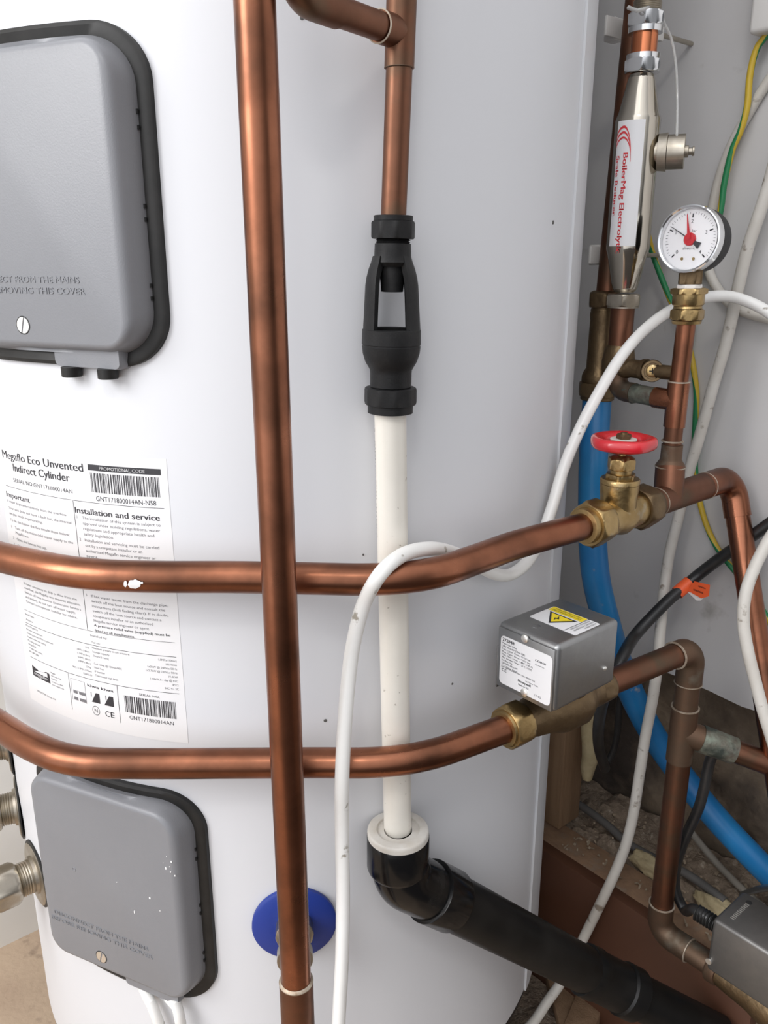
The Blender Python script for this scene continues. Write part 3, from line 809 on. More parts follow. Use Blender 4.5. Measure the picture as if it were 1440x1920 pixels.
# ================================================================== TUNDISH
def zr(py): return cen(py).z
t = thing('tundish', 'black plastic funnel fitting with open side windows between copper and cream pipes', 'pipe fitting', cen(772))
c0 = cen(600); ax = (cen(410) - cen(770)).normalized()
def h(py): return (cen(py) - c0).dot(ax)
XF = Vector((c0.x, c0.y, c0.z))
mb = MB(); mb.hexnut(XF, ax, .0262, h(448), h(414.5), rot=.25, sides=8, ch=.08); mb.lathe([(.0110, h(415)), (.0124, h(414)), (.0124, h(405)), (.0118, h(404)), (.0082, h(404))], XF, ax, 48, cap=False); mb.build('upper_nut', M_blackpl, t)
mb = MB(); mb.lathe([(.0100, h(448)), (.0113, h(450.5)), (.0100, h(452)), (.0111, h(454)), (.0104, h(456)), (.0115, h(457)), (.0117, h(470)), (.0119, h(485)), (.0125, h(492)), (.0100, h(500)), (.0083, h(500)), (.0079, h(520)), (.0070, h(547)), (.0058, h(547.5)), (.0062, h(530))], XF, ax, 56)
# arms
def pz(l): return [(r, (cen(y).z - c0.z)) for y, r in l]
yy = [480, 492, 505, 520, 535, 560, 600, 618, 630, 640]
ro = [.0122, .0134, .0150, .0163, .0171, .0176, .0184, .0188, .0191, .0192]
ri = [.0080, .0085, .0100, .0120, .0132, .0139, .0147, .0151, .0154, .0155]
for s0 in (1, -1):
    a0, a1 = math.radians(38) * s0, math.radians(142) * s0
    mb.sector(pz(list(zip(yy, ro))), pz(list(zip(yy, ri))), XF, a0, a1, 22)
mb.build('body', M_blackpl, t, 30)
mb = MB(); mb.lathe([(.0154, h(622)), (.0154, h(617)), (.0180, h(616)), (.0192, h(618)), (.0194, h(645)), (.0190, h(646)), (.0190, h(648)), (.0193, h(649)), (.0188, h(662)), (.0172, h(677)), (.0150, h(688)), (.0140, h(693)), (.0138, h(700)), (.0138, h(724)), (.0132, h(726)), (.0138, h(728)), (.0130, h(730)), (.0138, h(732)), (.0120, h(734)), (.0110, h(700)), (.0120, h(660)), (.0154, h(640)), (.0154, h(622))], XF, ax, 72, cap=False); mb.build('cup', M_blackpl, t, 40)
mb = MB()
put_text(mb, 'BDR', lambda u, v: XF + ax * v + Vector((math.sin(u / .0139), -math.cos(u / .0139), 0)) * .01395, -.0022, h(714), .0030, .0070, bold=.01)
mb.build('lettering', M_rubber, t, flat=True)
mb = MB(); mb.hexnut(XF, ax, .0335, h(758), h(726), rot=.1, sides=10, ch=.12); mb.lathe([(.0118, h(774)), (.0152, h(773)), (.0152, h(757))], XF, ax, 48); mb.build('lower_nut', M_blackpl, t)

# cream waste pipe
t = thing('overflow_pipe', 'upright cream plastic pipe from the black funnel fitting to the white cap', 'pipe', cen(1545))
mb = MB(); mb.tube([cen(765), cen(1000), cen(1300), cen(1555)], .0108, seg=48, smooth=True); mb.build('pipe', M_pvc, t)
mb = MB(); ptxt = [('OVERFLOW', 800, 868), ('BS 7291', 880, 930), ('CODE 13:14', 945, 985)]
axp = (cen(790) - cen(1040)).normalized(); cb = cen(790)
def pf(l, q):  # l runs down the pipe, q around
    a = math.radians(-76) + q / .0109; c = cb - axp * l; return c + Vector((math.sin(a), -math.cos(a), 0)) * .01095
put_text(mb, '-- 0 -- OVERFLOW BS7291 13:14 PVC-U', lambda u, v: pf(u, -v), 0.0, -.0005, .0020, .082)
mb.build('lettering', M_inkgrey, t, flat=True)

# ================================================================== BLACK WASTE PIPE
cap = PY(746.5, 1556, .5492); zc = cap.z
t = thing('waste_pipe', 'thick black waste pipe with a white cap, sloping down to the right', 'waste pipe', (cap.x, cap.y, zc - .12))
mb = MB(); mb.lathe([(.0110, -.004), (.0110, .0000), (.0165, -.0002), (.0170, .0012), (.0228, .0014), (.0238, .0006), (.0242, -.0010), (.0242, -.0045)], cap, ZDIR, 64, cap=False); cp = mb.build('end_cap', M_cap, t, 50); cp['label'] = 'off-white end cap around the cream pipe'
EC = PY(735, 1672, .552); E1 = PT(1060, 1788, .792); E2 = PT(1300, 1920, .845)
EC = Vector((cap.x + .003, cap.y, PY(749, 1646, cap.y).z))
dn = (E1 - EC).normalized()
q = bend(cap, EC, E1, .0245, 14)
mb = MB(); mb.lathe([(.0240, -.0040), (.0246, -.0050), (.0247, -.032), (.0240, -.0345), (.0228, -.036)], cap, ZDIR, 64); mb.build('socket', M_waste, t, 40)
mb = MB(); mb.tube([cap + Vector((0, 0, -.024))] + q + [EC + dn * .062], .0232, seg=48, smooth=False); mb.build('elbow', M_waste, t, 60)
mb = MB(); c_ = EC + dn * .040; mb.lathe([(.0233, 0), (.0256, .001), (.0256, .0290), (.0248, .0305), (.0215, .031)], EC + dn * .034, dn, 56); mb.build('elbow_socket', M_waste, t, 40)
mb = MB(); PE = PT(1105, 1822, .815); dn2 = (PE - (EC + dn * .06)).normalized(); mb.tube([EC + dn * .06, PE], [.0232, .0218], seg=48, smooth=False); mb.build('pipe', M_wastedull, t)
d3 = (E2 - PE).normalized()
mb = MB(); mb.lathe([(.0216, -.008), (.0245, -.0070), (.0248, .006), (.0235, .008), (.0235, .040), (.0255, .042), (.0255, .058), (.0235, .060), (.0216, .061)], PE, d3, 56); mb.build('coupling', M_wastedull, t, 40)
mb = MB(); mb.tube([PE + d3 * .05, PE + d3 * .17], .0216, seg=40, smooth=False); mb.build('lower_pipe', M_wastedull, t)

# ================================================================== GATE VALVE
V0 = PZ(1110, 982, Z1); V1 = PZ(1280, 925, Z1); dV = (V1 - V0).normalized()
def vs_(px): # distance along the line for an image column
    lo, hi = -.1, .3
    for _ in range(40):
        m = (lo + hi) / 2; p = V0 + dV * m - O; f = Vector((0, math.cos(PITCH), -math.sin(PITCH)))
        x = 720 + F * p.x / p.dot(f)
        if x < px: lo = m
        else: hi = m
    return lo
VC = V0 + dV * vs_(1157)
t = thing('gate_valve', 'brass gate valve with a red handwheel on the upper copper pipe', 'valve', VC)
def zv(py): return PY(1157, py, VC.y).z - Z1
mb = MB(); a = vs_(1122); b = vs_(1196); m_ = vs_(1159)
mb.lathe([(.0120, a - .002), (.0150, a), (.0150, a + .004), (.0142, a + .008), (.0150, m_ - .010), (.0172, m_), (.0150, m_ + .010), (.0142, b - .006), (.0150, b - .003), (.0150, b), (.012, b + .002)], V0, dV, 56)
mb.lathe([(.0150, -.002), (.0152, zv(930)), (.0158, zv(918)), (.0160, zv(906))], VC, ZDIR, 56); body = mb.build('body', M_brass, t, 40)
mb = MB(); mb.lathe([(.0158, zv(906)), (.0162, zv(905)), (.0162, zv(898)), (.0155, zv(896)), (.0100, zv(895))], VC, ZDIR, 56)
mb.hexnut(VC, ZDIR, .0225, zv(897), zv(887), rot=.4); mb.lathe([(.0088, zv(887)), (.0088, zv(880)), (.0080, zv(878))], VC, ZDIR, 40); mb.build('bonnet', M_brass, t, 40)
mb = MB(); mb.hexnut(VC, ZDIR, .0205, zv(880), zv(858), rot=.1); mb.lathe([(.0100, zv(859)), (.0080, zv(855)), (.0030, zv(854)), (.0030, zv(812))], VC, ZDIR, 32); mb.build('gland_nut', M_brass, t, 40)
mb = MB(); mb.hexnut(V0, dV, .0345, vs_(1100), vs_(1128), rot=.25); mb.lathe([(.0112, vs_(1092)), (.0142, vs_(1093)), (.0150, vs_(1100))], V0, dV, 48); mb.build('compression_nut', M_brass, t, 40)
mb = MB(); mb.hexnut(V0, dV, .0345, vs_(1192), vs_(1216), rot=.25); mb.lathe([(.0150, vs_(1216)), (.0142, vs_(1224)), (.0125, vs_(1226))], V0, dV, 48); mb.build('compression_nut', M_brassdull, t, 40)
# handwheel
WC = VC + Vector((0, 0, zv(829)))
def wheel():
    mb = MB(); nseg = 96; prof = []
    for k in range(14):
        a_ = 2 * PI * k / 14; prof.append((math.copysign(abs(math.cos(a_)) ** .7, math.cos(a_)), math.copysign(abs(math.sin(a_)) ** .7, math.sin(a_))))
    rings = []
    for s_ in range(nseg):
        th = 2 * PI * s_ / nseg; ro_ = .0268 + .0008 * math.cos(5 * th + .6); ri_ = .0136
        mid, hw = (ro_ + ri_) / 2, (ro_ - ri_) / 2; d = Vector((math.cos(th), math.sin(th), 0))
        rings.append([WC + d * (mid + hw * x) + Vector((0, 0, y * .0052 - (.0016 if x < 0 else 0))) for x, y in prof])
    rings.append(rings[0]); mb.loft(rings, cap=False)
    for k in range(3):
        th = 2 * PI * k / 3 + .9; d = Vector((math.cos(th), math.sin(th), 0)); e = Vector((-d.y, d.x, 0))
        mb.box((WC, d, e, ZDIR), .003, .0145, -.0042, .0042, -.0035, .0015, .001)
    mb.lathe([(.0065, -.005), (.0065, .002)], WC, ZDIR, 32)
    return mb
wh = wheel().build('handwheel', M_red, t, 45)
mb = MB(); mb.lathe([(.0108, .0018), (.0108, .0028), (.0100, .0030)], WC, ZDIR, 40); mb.build('washer', M_cap, wh)
mb = MB(); mb.hexnut(WC, ZDIR, .0110, .0030, .0068, rot=.5); mb.lathe([(.0028, .0065), (.0026, .0082)], WC, ZDIR, 20); mb.build('wheel_nut', M_brassdull, wh)

# ================================================================== COPPER TEE AND RISER RIGHT OF THE VALVE
TB = V0 + dV * vs_(1270)
t = thing('copper_pipework', 'copper tee, elbow and riser between the red-wheeled valve and the pressure gauge', 'pipe', TB)
mb = MB(); mb.tube([V0 + dV * vs_(1210), V0 + dV * vs_(1320)], .0127, seg=44, smooth=False)
RX = TB.y
def rise(py):
    xs = [(500, 1296), (600, 1287.5), (700, 1275), (800, 1264), (830, 1260), (870, 1257), (925, 1252)]
    for (a, xa), (b, xb) in zip(xs, xs[1:]):
        if a <= py <= b: return PY(xa + (xb - xa) * (py - a) / (b - a), py, RX)
mb.tube([V0 + dV * vs_(1253), rise(876)], .0130, seg=44, smooth=False); mb.build('tee', M_copperdark, t)
mb = MB(); mb.lathe([(.0130, 0), (.0132, .001), (.0126, .0025), (.0100, .0065), (.0094, .008), (.0094, .021), (.0080, .0215)], rise(876), rise(800) - rise(876), 44); mb.build('reducer', M_copperdusty, t)
mb = MB(); mb.tube([rise(850), rise(795)], .0081, seg=36, smooth=False); mb.build('short_pipe', M_copperdark, t)
mb = MB(); mb.tube([rise(800), rise(716)], .0094, seg=36, smooth=False)
TT = rise(752); JB = PA(1205, 746, .70) ; JB = TT + BDIR * .034 + Vector((0, 0, .001)); dj = (JB - TT).normalized()
mb.tube([TT, TT + dj * .022], .0094, seg=36, smooth=False); mb.build('upper_tee', M_copper, t)
mb = MB(); mb.tube([rise(718), rise(600)], .0080, seg=40, smooth=False); mb.build('riser_pipe', M_copper, t)
mb = MB()
for (p, d, r) in ((rise(716), ZDIR, .0094), (rise(827), ZDIR, .0093), (V0 + dV * vs_(1322), dV, .0128), (rise(875), ZDIR, .0131), (V0 + dV * vs_(1231), dV, .0128)):
    mb = MB(); mb.lathe([(r - .001, -.0006), (r + .0004, -.0003), (r + .0004, .0006), (r - .001, .0009)], p, d, 40, cap=False); mb.build('solder_ring', M_solder, t)
EBc = V0 + dV * vs_(1372); PDn = PT(1445, 1370, .80)
q = bend(V0, EBc, PDn, .020, 14)
mb = MB(); mb.tube([V0 + dV * vs_(1318)] + q + [EBc + (PDn - EBc).normalized() * .040], .0128, seg=44, smooth=False); mb.build('elbow', M_copper, t)
mb = MB(); dd = (PDn - EBc).normalized(); mb.tube([EBc + dd * .038, PDn + dd * .17], .0116, seg=44, smooth=False); mb.build('down_pipe', M_copper, t)

# verdigris link from the riser tee to the pipe under the scale reducer
RA = Vector((.2215, .790, 0))
def red(py): p = PY(0, py, RA.y); return Vector((RA.x, RA.y, p.z))
LC = Vector((RA.x, RA.y, TT.z + .001))
dl_ = (TT - LC).normalized()
t = thing('corroded_elbow', 'green-crusted copper elbow joining the gauge riser to the pipe below the scale reducer', 'pipe', LC)
q = bend(red(690), LC, TT, .013, 12)
mb = MB(); mb.tube([red(672)] + q + [LC + dl_ * .022], .0094, seg=36, smooth=False); mb.build('elbow', M_copperdusty, t)
mb = MB(); mb.tube([LC + dl_ * .019, TT - dl_ * .0195], .0086, seg=36, smooth=False); mb.build('short_pipe', M_patina, t)
blob('corrosion_crust', LC + dl_ * .022, (.0098, .0105, .0085), M_patina, '', '', 3, .28, parent=t)

# copper pipe below the reducer with the brass drain tap
t = thing('copper_pipe', 'copper pipe with a brass drain tap below the scale reducer', 'pipe', red(680))
mb = MB(); mb.tube([red(565), red(655)], .0108, seg=40, smooth=False); mb.build('pipe', M_copperdark, t)
mb = MB(); mb.lathe([(.0116, 0), (.0150, .001), (.0155, .008), (.0135, .020), (.0110, .024)], red(695), ZDIR, 40)
db = BDIR * -1
DC = red(688); mb.lathe([(.010, 0), (.0095, .012), (.0085, .014), (.0085, .026), (.0100, .027), (.0100, .031)], DC, (db * .9 + Vector((0, 0, 0))).normalized(), 36)
mb.build('drain_body', M_brassdull, t)
SCc = DC + db * .037
nf = (O - SCc); nf.z *= .6; nf.normalize()
mb = MB(); mb.tube([DC + db * .022, DC + db * .060], .0065, seg=28, smooth=False); mb.lathe([(.0098, -.010), (.0100, .006), (.0094, .0075), (.0075, .0075), (.0072, .0055)], SCc, nf, 40); mb.build('drain_outlet', M_brassdull, t)
mb = MB(); mb.lathe([(.0058, .004), (.0056, .0072), (.0045, .0078)], SCc, nf, 32); sc = mb.build('drain_screw', M_brass, t)
ex = nf.cross(ZDIR).normalized(); ey = ex.cross(nf)
mb = MB(); mb.box((SCc + nf * .0077, ex, ey, nf), -.0028, .0028, -.0005, .0005, 0, .0003); mb.box((SCc + nf * .0077, ex, ey, nf), -.0005, .0005, -.0028, .0028, 0, .0003); mb.build('cross_slot', M_dark, sc)

# ================================================================== SCALE REDUCER
def rh(py): return red(py).z
t = thing('scale_reducer', 'polished metal scale reducer with a white and red lettered label', 'water conditioner', red(570))
Rb = Vector((RA.x, RA.y, 0))
mb = MB(); mb.lathe([(.0085, rh(548)), (.0100, rh(545)), (.0115, rh(540)), (.0175, rh(478)), (.0190, rh(468)), (.0192, rh(460)), (.0192, rh(226)), (.0185, rh(220)), (.0170, rh(210)), (.0118, rh(152)), (.0110, rh(146)), (.0100, rh(140))], Rb, ZDIR, 20); mb.build('body', M_chrome, t, 25)
def nutgrp(y0, y1, yf, m, name):
    mb = MB(); mb.hexnut(Rb, ZDIR, .0285, rh(y0), rh(y1), rot=.35); mb.lathe([(.0110, rh(y0 if yf > y0 else yf)), (.0140, rh(max(y0, yf)) if yf > y0 else rh(y1)), (.0140, rh(yf))] if False else [(.0118, rh(yf)), (.0142, rh(yf) + .0004), (.0142, rh((y0 + y1) / 2))], Rb, ZDIR, 40)
    return mb.build(name, m, t, 40)
nutgrp(138, 112, 104, M_chromebright, 'nut')
nutgrp(52, 24, 64, M_chromebright, 'nut')
nutgrp(575, 551, 578, M_nickel, 'nut')
mb = MB(); mb.tube([Rb + Vector((0, 0, rh(104))), Rb + Vector((0, 0, rh(60)))], .0108, seg=40, smooth=False); mb.build('copper_sleeve', M_copperbright, t)
mb = MB(); pr = [(.0108, rh(26))]
for k in range(6): pr += [(.0118, rh(22 - 4 * k)), (.0108, rh(20 - 4 * k))]
pr += [(.0108, rh(-40))]; mb.lathe(pr, Rb, ZDIR, 40); mb.build('threaded_end', M_nickel, t)
mb = MB(); mb.tube([Rb + Vector((0, 0, rh(-35))), Rb + Vector((0, 0, 1.9))], .0100, seg=32, smooth=False); mb.build('supply_pipe', M_copperdark, t)
# label: curved sheet facing the room
la = math.atan2(-RA.x, -RA.y)
A0 = math.radians(-72); A1 = math.radians(3)
def RL(q, z, hh=.0): # q: angle about the axis, 0 faces -Y
    r_ = .01955 + hh; return Rb + Vector((math.sin(q) * r_, -math.cos(q) * r_, z))
mb = MB(); n = 16; zt_, zb_ = rh(230), rh(462)
rings = []
for z in (zb_, zt_): rings.append([RL(A0 + (A1 - A0) * k / n, z) for k in range(n + 1)] + [RL(A0 + (A1 - A0) * k / n, z, -.0003) for k in reversed(range(n + 1))])
mb.loft(rings); lb = mb.build('label', M_paper, t)
LW = (A1 - A0)
mb = MB()
put_text(mb, 'BoilerMag Electrolytic', lambda u, v: RL(A0 + LW * .345 + v / .0196, zt_ - u, .0002), .026, 0, .0044, .109, bold=.05)
put_text(mb, 'Scale Reducer', lambda u, v: RL(A0 + LW * .06 + v / .0196, zt_ - u, .0002), .028, 0, .0036, .077, bold=.04)
for k, (dz, th) in enumerate(((0, .0022), (.0045, .0020), (.0088, .0018))):
    n_ = 22
    for j in range(n_):
        p_ = []
        for jj in (j, j + 1):
            f_ = jj / n_; s_ = (f_ - .0)
            cx = A0 + LW * .30; ang = PI * (1.02 - 1.0 * f_)
            rx = LW * (.31 - .0 * k); hgt = .012 - .001 * k if f_ < .5 else .012
            # arch: rises at the left, sweeps down to a point at the right
            u = cx + rx * math.cos(ang); zz = zt_ - .004 - dz - .010 * (1 - math.sin(ang)) - (max(0, f_ - .5) * 2) ** 2 * (.020 - dz * 1.2)
            w_ = th * (1 - (max(0, f_ - .35) / .65) ** 1.5 * .92)
            p_.append((u, zz, w_))
        (u0, z0, w0), (u1, z1, w1) = p_
        mb.add([RL(u0, z0, .0002), RL(u1, z1, .0002), RL(u1 - .02 * (1 if f_ > .5 else 0), z1 - w1, .0002), RL(u0 - .02 * (1 if f_ > .5 else 0), z0 - w0, .0002)], [(0, 1, 2, 3)])
mb.build('lettering', M_inkred, lb, flat=True)
# side terminal with knurled cap
TP = Rb + Vector((0, 0, rh(288))); tdir = (Vector((.93, -.36, 0))).normalized()
mb = MB(); mb.lathe([(.0100, .012), (.0100, .0185), (.0150, .0190), (.0158, .0265), (.0120, .0270)], TP, tdir, 40); mb.build('terminal', M_nickel, t, 30)
mb = MB(); kp = []
ax = tdir; nn = ZDIR.cross(ax).normalized(); bb = ax.cross(nn); rings = []
for h_ in [.027 + .014 * k / 14 for k in range(15)]:
    rings.append([TP + ax * h_ + (nn * math.cos(2 * PI * j / 120) + bb * math.sin(2 * PI * j / 120)) * (.0138 + (.00030 if (j + int(round(h_ * 1000))) % 2 else 0)) for j in range(120)])
mb.loft(rings); mb.lathe([(.0050, .040), (.0050, .044), (.0030, .0445), (.0030, .047), (.0040, .0475), (.0038, .049)], TP, ax, 28); mb.build('knurled_cap', M_nickel, t, 10)
mb = MB(); mb.tube([PY(1216, 14, RA.y - .01), PY(1236, 22, RA.y - .01), PY(1246, 45, RA.y - .004), PY(1258, 70, RA.y), PY(1266, 110, RA.y), PY(1270, 180, RA.y), PY(1269, 262, RA.y - .02)], .0011, seg=10)
mb.tube([PY(1178, 14, RA.y - .012), PY(1195, 20, RA.y - .0185), PY(1216, 14, RA.y - .01)], .0016, seg=10); mb.build('cable_tie', M_clear, t)

# ================================================================== RISING MAIN (brass, left of reducer)
MX = Vector((.2122, .8220, 0))
def mm(py): return Vector((MX.x, MX.y, PY(0, py, MX.y).z))
Mb = MX
def mh(py): return mm(py).z
t = thing('rising_main_pipe', 'dark copper and brass pipe behind the scale reducer, feeding from the blue pipe', 'pipe', mm(745))
mb = MB(); mb.tube([mm(-120) + Vector((.0105, 0, 0)) + (mm(-120) + Vector((.0085, 0, 0)) - mm(560)).normalized() * .5, mm(560) + Vector((.002, 0, 0))], .0105, seg=36, smooth=False); mb.build('pipe', M_copperdark, t)
mb = MB(); mb.hexnut(Mb, ZDIR, .0280, mh(576), mh(548), rot=.2); mb.lathe([(.0110, mh(545)), (.0135, mh(548))], Mb, ZDIR, 36); mb.build('upper_nut', M_brassdull, t, 40)
mb = MB(); mb.lathe([(.0125, mh(582)), (.0118, mh(578)), (.0118, mh(576))], Mb, ZDIR, 40); mb.lathe([(.0150, mh(722)), (.0165, mh(716)), (.0165, mh(705)), (.0150, mh(697)), (.0128, mh(690)), (.0122, mh(600)), (.0128, mh(590)), (.0118, mh(580))], Mb, ZDIR, 40); mb.build('stop_valve_body', M_brassdull, t, 40)
mb = MB(); mb.hexnut(Mb, ZDIR, .0355, mh(742), mh(716), rot=.15); mb.lathe([(.0150, mh(750)), (.0165, mh(748)), (.0165, mh(741))], Mb, ZDIR, 40); mb.build('lower_nut', M_brassdull, t, 40)

# blue pipe
bp = [mm(744), PT(1113, 850, .825), PT(1111, 930, .832), PT(1111, 1010, .841), PT(1117, 1080, .85), PT(1130, 1140, .865), PT(1160, 1240, .895), PT(1196, 1325, .92), PT(1240, 1402, .93), PT(1292, 1472, .925), PT(1350, 1542, .915), PT(1420, 1616, .905), PT(1500, 1695, .895), PT(1570, 1765, .88)]
mb = MB(); mb.tube(bp, .0142, seg=44); tag(mb.build('water_main_pipe', M_blue), 'blue polythene water pipe curving down behind the zone valve to the lower right', 'pipe')
# black tape / grommet where the blue pipe passes the box
# ================================================================== CLIPS
def clip(py, pc, label, a_w, pipe_a):
    z = pc.z; a, b = toab(pc)
    mb = MB(); fr = (AB(0, 0, z), ADIR, BDIR, ZDIR)
    mb.box(fr, a + .013, a + .048, b - .009, b + .009, -.0085, .0085, .0015)
    for s_ in (-1, 1):
        mb.box(fr, a - .010, a + .016, b + s_ * .0135 - .0015, b + s_ * .0135 + .0015, -.008, .008, .0008)
        mb.box(fr, a + .004, a + .018, b + s_ * .0195 - .006, b + s_ * .0195 + .006, -.0095, .0095, .0015)
    mb.box(fr, a + .0125, a + .0165, b - .020, b + .020, -.008, .008, .001)
    o = mb.build('pipe_clip', M_clip); tag(o, label, 'pipe clip', 'white pipe clips on the right wall')
    mb = MB(); mb.tube([AB(a + .047, b, z), AB(WA - .0005, b, z)], .0022, seg=12, smooth=False); mb.build('wall_screw', M_nickel, o)
    return o
clip(45, mm(45), 'white plastic pipe clip at the top, behind the chrome nut of the scale reducer', 0, 0)
clip(478, mm(478), 'white plastic pipe clip lower down, beside the scale reducer label', 0, 0)

# ================================================================== PRESSURE GAUGE
GN = -(Vector((math.sin(math.radians(45)), math.cos(math.radians(45)), 0)))
GN = (GN + Vector((0, 0, .06))).normalized()
GC = PY(1290.5, 448, RX - .012)
t = thing('pressure_gauge', 'round pressure gauge with a white dial and red pointer on a brass fitting', 'gauge', rise(600))
mb = MB(); mb.lathe([(.0225, -.026), (.0255, -.0245), (.0262, -.020), (.0262, -.0075), (.0240, -.0065)], GC, GN, 64); mb.build('case', M_blackpl, t, 40)
mb = MB(); mb.lathe([(.0262, -.0075), (.0272, -.007), (.0274, -.001), (.0268, .0010), (.0258, .0014), (.0246, .0006), (.0242, -.0030)], GC, GN, 72, cap=False); mb.build('bezel', M_chromebright, t, 40)
mb = MB(); mb.lathe([(.0248, -.0045), (.0246, -.0035)], GC, GN, 64); dial = mb.build('dial', M_dial, t)
GX = ZDIR.cross(GN).normalized(); GY = GN.cross(GX)
def GF(x, y, h_=0.0): return GC + GX * x + GY * y + GN * (-.0033 + h_)
def gd(v): return math.radians(225 - v * 67.5)
mb = MB()
for k in range(41):
    a_ = gd(k / 10); r0 = .0215; r1 = .0188 if k % 5 == 0 else .0198
    if k % 10 == 0: r0, r1 = .0202, .0170
    wd = .00055 if k % 10 == 0 else .00016
    d = (math.cos(a_), math.sin(a_)); e = (-d[1], d[0])
    poly(mb, GF, [(d[0] * r0 + e[0] * wd, d[1] * r0 + e[1] * wd), (d[0] * r0 - e[0] * wd, d[1] * r0 - e[1] * wd), (d[0] * r1 - e[0] * wd, d[1] * r1 - e[1] * wd), (d[0] * r1 + e[0] * wd, d[1] * r1 + e[1] * wd)])
for v, s_ in enumerate('01234'):
    a_ = gd(v); r = .0142; put_text(mb, s_, GF, math.cos(a_) * r, math.sin(a_) * r - .0014, .0030, align='C')
put_text(mb, 'bar', GF, .0028, .0058, .0020, align='C'); 
mb.build('scale', M_ink, dial, flat=True)
mb = MB(); put_text(mb, 'altecnic', GF, 0, -.0082, .0026, align='C'); mb.build('lettering', M_inkgrey, dial, flat=True)
mb = MB()
def needle(ang, l0, l1, w0, w1, h0):
    d = (math.cos(ang), math.sin(ang)); e = (-d[1], d[0]); p = [(d[0] * l0 + e[0] * w0, d[1] * l0 + e[1] * w0), (d[0] * l0 - e[0] * w0, d[1] * l0 - e[1] * w0), (d[0] * l1 - e[0] * w1, d[1] * l1 - e[1] * w1), (d[0] * l1 + e[0] * w1, d[1] * l1 + e[1] * w1)]
    mb.loft([[GF(x, y, h0) for x, y in p], [GF(x, y, h0 + .0003) for x, y in p]])
na = gd(1.12); needle(na, -.004, .0200, .0006, .0002, .0010); needle(na, -.0105, -.003, .0028, .0009, .0010); mb.build('needle', M_ink, dial)
mb = MB(); needle(gd(1.83), 0, .0198, .0014, .0003, .0022); mb.lathe([(.0052, -.001), (.0052, .0010), (.0046, .0016), (.0020, .0016)], GF(0, 0, 0), GN, 40); mb.build('red_pointer', M_red, dial)
mb = MB()
for x in (-.0050, .0050): mb.lathe([(.0013, 0), (.0011, .0005)], GF(x, -.0155, 0), GN, 16)
mb.build('rivet', M_brass, dial)
# clear window
g = bpy.data.materials.new('gauge_glass'); g.use_nodes = True; pb = g.node_tree.nodes['Principled BSDF']; pb.inputs['Transmission Weight'].default_value = 1; pb.inputs['Roughness'].default_value = 0.0; pb.inputs['IOR'].default_value = 1.05; pb.inputs['Base Color'].default_value = (1, 1, 1, 1)
mb = MB(); mb.lathe([(.0246, .0002), (.0246, .0007)], GC, GN, 48); mb.build('window', g, t)
GS = rise(545)
def gz(py): return PY(0, py, RX).z
Gb = rise(560); dG = (rise(500) - rise(600)).normalized()
def gh(py): return (rise(py) - Gb).dot(dG)
mb = MB(); mb.hexnut(Gb, dG, .0185, gh(534), gh(500), rot=.3, sides=4, ch=.05); mb.build('stem', M_brassdull, t, 40)
mb = MB(); mb.hexnut(Gb, dG, .0200, gh(541), gh(533), rot=.3, sides=8); mb.build('thread_tape', M_tape, t, 40)
mb = MB(); mb.hexnut(Gb, dG, .0265, gh(552), gh(540), rot=.35, ch=.1); mb.lathe([(.0126, gh(572)), (.0132, gh(570)), (.0132, gh(552))], Gb, dG, 44); mb.lathe([(.0112, gh(574)), (.0120, gh(573)), (.0112, gh(571)), (.0120, gh(578))], Gb, dG, 44); mb.build('brass_adaptor', M_brass, t, 40)
mb = MB(); mb.hexnut(Gb, dG, .0250, gh(600), gh(579), rot=.2, ch=.12); mb.lathe([(.0085, gh(608)), (.0118, gh(607)), (.0126, gh(601))], Gb, dG, 44); mb.build('compression_nut', M_brass, t, 40)

# ================================================================== ZONE VALVE (upper)
LB = 0.3685
ZP = Z2
pn = PZ(945, 1367, Z2); qn = PZ(1160, 1272, Z2)
dZ = (qn - pn).normalized()
t = thing('motorised_valve', 'grey metal boxed zone valve with yellow warning sticker on the lower copper pipe', 'valve', AB(.49, LB, ZP - .02))
mb = MB(); base = pn
mb.hexnut(base, dZ, .0325, .001, .020, rot=.3); mb.lathe([(.0112, -.0015), (.0140, -.001), (.0150, .002)], base, dZ, 44); nut = mb.build('compression_nut', M_brass, t, 40)
mb = MB(); mb.lathe([(.0130, .018), (.0150, .0185), (.0150, .026), (.0160, .030), (.0175, .042), (.0225, .060), (.0225, .080), (.0165, .092), (.0145, .097), (.0145, .105), (.013, .106)], base, dZ, 52)
cb_ = base + dZ * .068; mb.lathe([(.0185, -.004), (.0185, .016), (.0200, .020), (.0200, .027)], cb_, ZDIR, 48); mb.build('body', M_brassdull, t, 40)
mb = MB(); mb.hexnut(base, dZ, .0275, .104, .122, rot=.3); mb.build('compression_nut', M_brassdull, t, 40)
a0, a1, b0, b1, z0, z1 = .4505, .5275, .3395, .3990, .5745, .6300
mb = MB(); mb.box((Vector((0, 0, 0)), ADIR, BDIR, ZDIR), a0 + .0012, a1, b0, b1, z0, z1, .0042, 4); head = mb.build('head_cover', M_zinc, t, 40)
mb = MB(); mb.box(WORLDF, a0 - .0004, a0 + .004, b0 + .0022, b1 - .0022, z0 + .001, z1 - .0035, .0006, 2); fp = mb.build('front_plate', M_zinc, head)
mb = MB(); mb.box(WORLDF, a0 + .002, a1 - .004, b1 - .0005, b1 + .0012, z0 - .003, z1 - .022, .0005); mb.build('side_flange', M_zinc, head)
FF = lambda u, v, h_=0.0: AB(a0 - .0006 - h_, b1 - u, z1 - v)     # u to the right, v downwards
def FT(u, v, h_=0.0): return AB(a0 - .0006 - h_, b1 - u, z1 + v)
